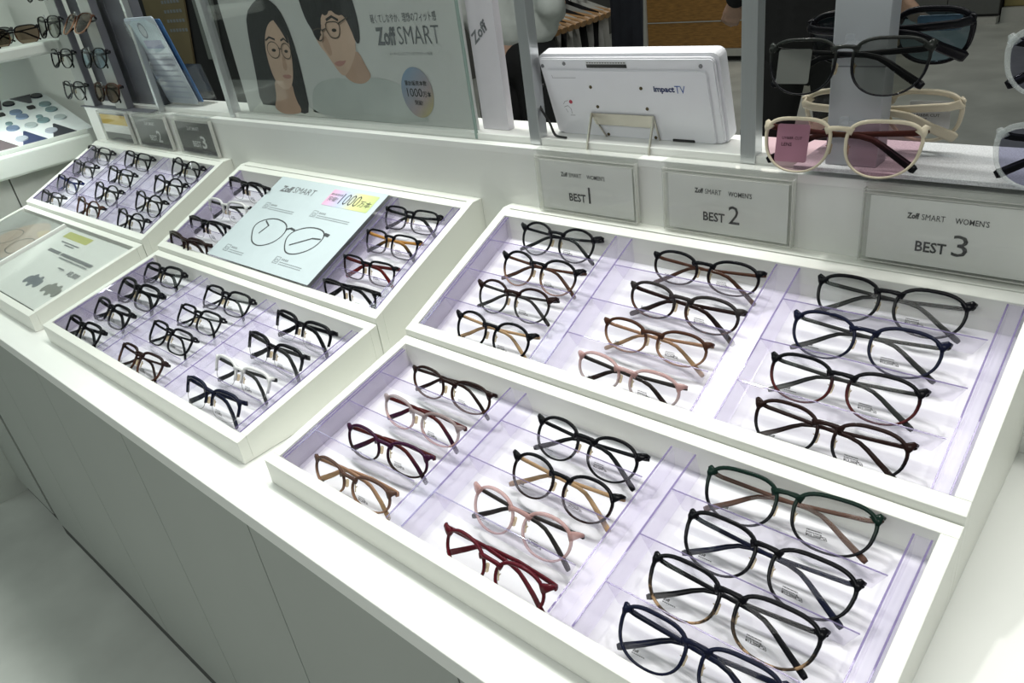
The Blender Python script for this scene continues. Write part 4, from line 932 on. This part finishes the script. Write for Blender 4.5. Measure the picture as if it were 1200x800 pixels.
# garment rail with wooden hangers
NTH = ('first', 'second', 'third', 'fourth', 'fifth', 'sixth', 'seventh', 'eighth', 'ninth', 'tenth', 'eleventh')
t = thing('garment_rail', 'dark garment rail with wooden hangers behind the person in white', 'clothes rail', V(-1.64, 2.8, -.80))
RAIL = mat('rail_dark', (.05, .05, .05), .4, .6)
for yy in (2.42, 3.45): obj('rail_upright', box(V(-1.83, yy-.012, -.80), V(-1.806, yy+.012, .16)), RAIL, t)
obj('rail_bar', sweep([V(-1.818, 2.41, .16), V(-1.818, 3.46, .16)], .022, .022), RAIL, t)
for k in range(11):
    y = 2.50+.058*k; x = -1.590-.0065*k
    h = thing('wooden_hanger', 'wooden clothes hanger on the rail, %s from the near end' % NTH[k], 'hanger', V(x, y, .06), 'wooden hangers on the garment rail')
    obj('hanger_arm', sweep([V(x-.42, y, .045), V(x-.22, y, .105), V(x-.03, y, .070), V(x, y, .058)], [.016, .020, .024, .030], [.024, .026, .036, .046], up=(0, 1, 0)), mat('hanger_wood', (.36, .19, .07), .4, var=.2, scale=30), h)
    obj('hanger_hook', sweep([V(x-.22, y, .10), V(x-.22, y, .145), V(x-.235, y, .172)], .006, .006), RAIL, h)
    gc = [(.55, .55, .52), (.012, .012, .014), (.42, .42, .40), (.012, .012, .014), (.60, .60, .57)][k % 5]
    gl = ('white', 'black', 'pale grey', 'black', 'white')[k % 5]
    bm = bmesh.new(); cols_ = 9; rws = 7; grid = []
    for j in range(rws):
        row = []
        for i in range(cols_):
            s_ = i/(cols_-1); dz = j/(rws-1)*.62; xx = x-.40+.372*s_; dip = .045+.060*(1-abs(2*s_-1)) if j == 0 else .02
            row.append(bm.verts.new(V(xx+.01*math.sin(j*1.7+k), y+.014*math.sin(i*2.1+k+j*.4)*(j/rws), .040+dip-dz)))
        grid.append(row)
    for j in range(rws-1):
        for i in range(cols_-1): bm.faces.new((grid[j][i], grid[j][i+1], grid[j+1][i+1], grid[j+1][i]))
    bmesh.ops.solidify(bm, geom=bm.faces[:], thickness=.018)
    tag(obj('hanging_garment', bm, mat('garment_%.3f' % gc[0], gc, .9, var=.08, scale=20), smooth=True, loc=V(x-.2, y, -.5)), '%s garment on the rail, hung on hanger %s from the near end' % (gl, NTH[k]), 'garment', 'garments on the rail')
bm = bmesh.new(); grid = []
for j in range(8):
    row = []
    for i in range(10): row.append(bm.verts.new(V(-1.49+.185*i/9, 2.80+.025*math.sin(i*2.3+j*.5), .42-.155*j)))
    grid.append(row)
for j in range(7):
    for i in range(9): bm.faces.new((grid[j][i], grid[j][i+1], grid[j+1][i+1], grid[j+1][i]))
bmesh.ops.solidify(bm, geom=bm.faces[:], thickness=.03)
tag(obj('dark_coat', bm, mat('slate_cloth', (.035, .038, .050), .9, var=.15, scale=12), smooth=True, loc=V(-1.4, 2.8, -.66)), 'long slate grey garment hanging at the near end of the rail', 'garment')
# black display fixture with kraft card behind the far left leaflets
BLK = mat('black_fixture', (.010, .010, .011), .6)
t = thing('black_cabinet', 'tall black cabinet standing behind the leaflets and first post', 'cabinet', V(-1.7, 1.2, -.80))
obj('body', box(V(-2.30, 1.05, -.80), V(-1.36, 1.55, .90), .004), BLK, t)
obj('door_gap', box(V(-1.641, 1.0485, -.80), V(-1.637, 1.0500, .88)), mat('gap_grey', (.05, .05, .05), .6), t)
t = thing('kraft_board', 'brown kraft notice board with small print at the upper left', 'board', V(-2.05, 1.02, .1))
obj('sheet', slab([(-2.24, .235), (-1.985, .235), (-1.86, .62), (-2.20, .62)], NX, NZ, (0, 1.040, H), (0, .006, 0)), mat('kraft_paper', (.13, .10, .05), .7, var=.12, scale=10), t)
P = []
for k in range(4):
    for q in range(6): P.append(([(-2.08+q*.022, .43-k*.030), (-2.064+q*.022, .43-k*.030), (-2.064+q*.022, .440-k*.030), (-2.08+q*.022, .440-k*.030)], 0))
obj('small_print', flat(P, NX, NZ, (0, 1.0395, H)), GREYINK, t, kind='stuff')
tag(obj('grey_cloth_panel', slab([(-1.87, .25), (-1.78, .25), (-1.70, .62), (-1.855, .62)], NX, NZ, (0, 1.038, H), (0, .008, 0)), mat('grey_cloth', (.13, .14, .13), .8), loc=V(-1.8, 1.04, .25)), 'small grey cloth panel beside the brown kraft notice board', 'panel')

# ------------------------------------------------------------------ people
def capsules(segs, voxel, name, m, parent, sm=4):
    bm = bmesh.new()
    for a, b, ra, rb in segs:
        a = Vector(a); b = Vector(b); d = b-a; n = max(2, int(d.length/max(.35*min(ra, rb), .004))+1); n = min(n, 14)
        if isinstance(ra, tuple): pass
        for i in range(n+1):
            f = i/n; r = ra+(rb-ra)*f
            bmesh.ops.create_icosphere(bm, subdivisions=2, radius=r, matrix=Matrix.Translation(a+d*f))
    me = bpy.data.meshes.new('tmp'); bm.to_mesh(me); bm.free(); o = bpy.data.objects.new('tmp', me); COL.objects.link(o)
    md = o.modifiers.new('r', 'REMESH'); md.mode = 'VOXEL'; md.voxel_size = voxel
    s_ = o.modifiers.new('s', 'SMOOTH'); s_.iterations = sm; s_.factor = .5
    me2 = bpy.data.meshes.new_from_object(o.evaluated_get(bpy.context.evaluated_depsgraph_get()))
    bpy.data.objects.remove(o); bpy.data.meshes.remove(me)
    for p in me2.polygons: p.use_smooth = True
    me2.materials.clear(); me2.materials.append(m); me2.name = name
    r = bpy.data.objects.new(name, me2); COL.objects.link(r); r.parent = parent
    return r
SKIN = mat('skin', (.48, .30, .22), .5, var=.05); HAIR = mat('black_hair', (.012, .010, .010), .5)
def person(loc, face, label, top, bottom, shoes, legs, sc=1.0, arm_out=.0, hemz=.92, sleeve=.5, wrist=None):
    t = thing('person', label, 'person', loc); t.rotation_euler = (0, 0, R_(face)); t.scale = (sc, sc, sc)
    hip = .90; S = []
    for s in (-1, 1):
        k = (s*(.10+legs*.5), .015, .48); f = (s*(.09+legs), -.005, .085)
        S += [((s*.085, 0, hip), k, .082, .058), (k, f, .056, .040), ((f[0], f[1]+.03, .045), (f[0]+s*.02, -.15, .035), .040, .032)]
    S += [((0, 0, .92), (0, 0, 1.08), .118, .105), ((-.05, 0, 1.06), (-.06, 0, 1.32), .095, .105), ((.05, 0, 1.06), (.06, 0, 1.32), .095, .105), ((-.15, 0, 1.39), (.15, 0, 1.39), .062, .062), ((0, 0, 1.38), (0, -.012, 1.50), .056, .052)]
    S += [((0, -.01, 1.60), (0, -.012, 1.65), .083, .085), ((0, -.045, 1.555), (0, -.03, 1.62), .050, .066), ((0, -.095, 1.60), (0, -.100, 1.585), .011, .014)]
    hands = []
    for s in (-1, 1):
        sh = Vector((s*.185, 0, 1.385)); el = Vector((s*(.235+arm_out*.5), .015+(.06 if wrist else 0), 1.09)); wr = Vector((s*wrist[0], wrist[1], wrist[2])) if wrist else Vector((s*(.255+arm_out), -.05, .855))
        S += [(sh, el, .050, .040), (el, wr, .039, .026)]
        pd = (wr-el).normalized(); pc = wr+pd*.075; ax = Vector((0, -1, 0.3)) if sleeve < .8 else Vector((-s, -.35, 0)); ax = (ax-pd*ax.dot(pd)).normalized(); out = pd.cross(ax)
        for q in (-.026, -.009, .009, .026): S.append((wr+pd*.01+ax*q*.5, wr+pd*.082+ax*q, .015, .0125))
        for q, l in ((.028, .066), (.0095, .078), (-.0095, .072), (-.027, .056)):
            a = wr+pd*.085+ax*q; b = a+pd*l*.5+ax*q*.12; c = b+pd*l*.42+out*s*-.012
            S += [(a, b, .0098, .0090), (b, c, .0090, .0076)]
        th0 = wr+pd*.030+ax*.024; th1 = th0+pd*.034+ax*.026; th2 = th1+pd*.030+ax*.006
        S += [(th0, th1, .0130, .0110), (th1, th2, .0105, .0088)]
    for s in (-1, 1): S.append(((s*.084, .005, 1.60), (s*.088, .008, 1.63), .012, .016))
    capsules(S, .0075, 'body', SKIN, t, 3)
    # clothes over the body
    T = [((0, 0, hemz), (0, 0, 1.10), .140, .130), ((-.075, 0, hemz), (-.06, 0, 1.32), .125, .120), ((.075, 0, hemz), (.06, 0, 1.32), .125, .120), ((-.155, 0, 1.392), (.155, 0, 1.392), .074, .074)]
    for s in (-1, 1):
        sh = Vector((s*.185, 0, 1.385)); el = Vector((s*(.235+arm_out*.5), .015+(.06 if wrist else 0), 1.09)); wr = Vector((s*wrist[0], wrist[1], wrist[2])) if wrist else Vector((s*(.255+arm_out), -.05, .855))
        T.append((sh, sh.lerp(el, min(1, sleeve*1.2)), .068, .060))
        if sleeve > .75: T.append((el, el.lerp(wr, .92), .058, .046))
    capsules(T, .011, 'top', top, t, 5)
    P = [((-.05, 0, .90), (.05, 0, .90), .122, .122)]
    for s in (-1, 1):
        k = (s*(.10+legs*.5), .015, .48); f = (s*(.09+legs), -.005, .11)
        P += [((s*.085, 0, .88), k, .104, .084+legs*.2), (k, f, .084+legs*.2, .072+legs*.35)]
    capsules(P, .011, 'trousers', bottom, t, 5)
    for s in (-1, 1): capsules([((s*(.09+legs), .03, .048), (s*(.11+legs), -.17, .040), .047, .040)], .008, 'shoe', shoes, t, 3)
    capsules([((0, .012, 1.645), (0, -.005, 1.685), .090, .085), ((0, .03, 1.60), (0, .035, 1.56), .078, .060)], .009, 'hair', HAIR, t, 3)
    for s in (-1, 1):
        b = bmesh.new(); bmesh.ops.create_icosphere(b, subdivisions=2, radius=.0115, matrix=Matrix.Translation((s*.030, -.088, 1.622))); obj('eye', b, mat('eye_dark', (.02, .015, .012), .2), None).parent = t
    capsules([((-.018, -.092, 1.555), (.018, -.092, 1.555), .0060, .0060)], .004, 'mouth', mat('lips', (.35, .12, .10), .5), t, 1)
    return t
person((-1.375, 2.02, 0), 194, 'person in white t-shirt and black trousers standing beyond the ledge', mat('white_cotton', (.55, .58, .56), .85, var=.04), mat('black_cotton', (.008, .008, .009), .9), mat('black_shoe', (.01, .01, .01), .5), .02, .96, -.06, 1.035, .78, (.07, -.26, 1.02))
person((-.475, 2.62, 0), 175, 'person in loose black clothing with one bare hand hanging down', mat('black_cloth', (.006, .006, .0065), .95), mat('black_wide_trousers', (.006, .006, .0065), .95), mat('black_shoe', (.01, .01, .01), .5), .13, .96, .02, .80, .9, (.31, .02, .99))
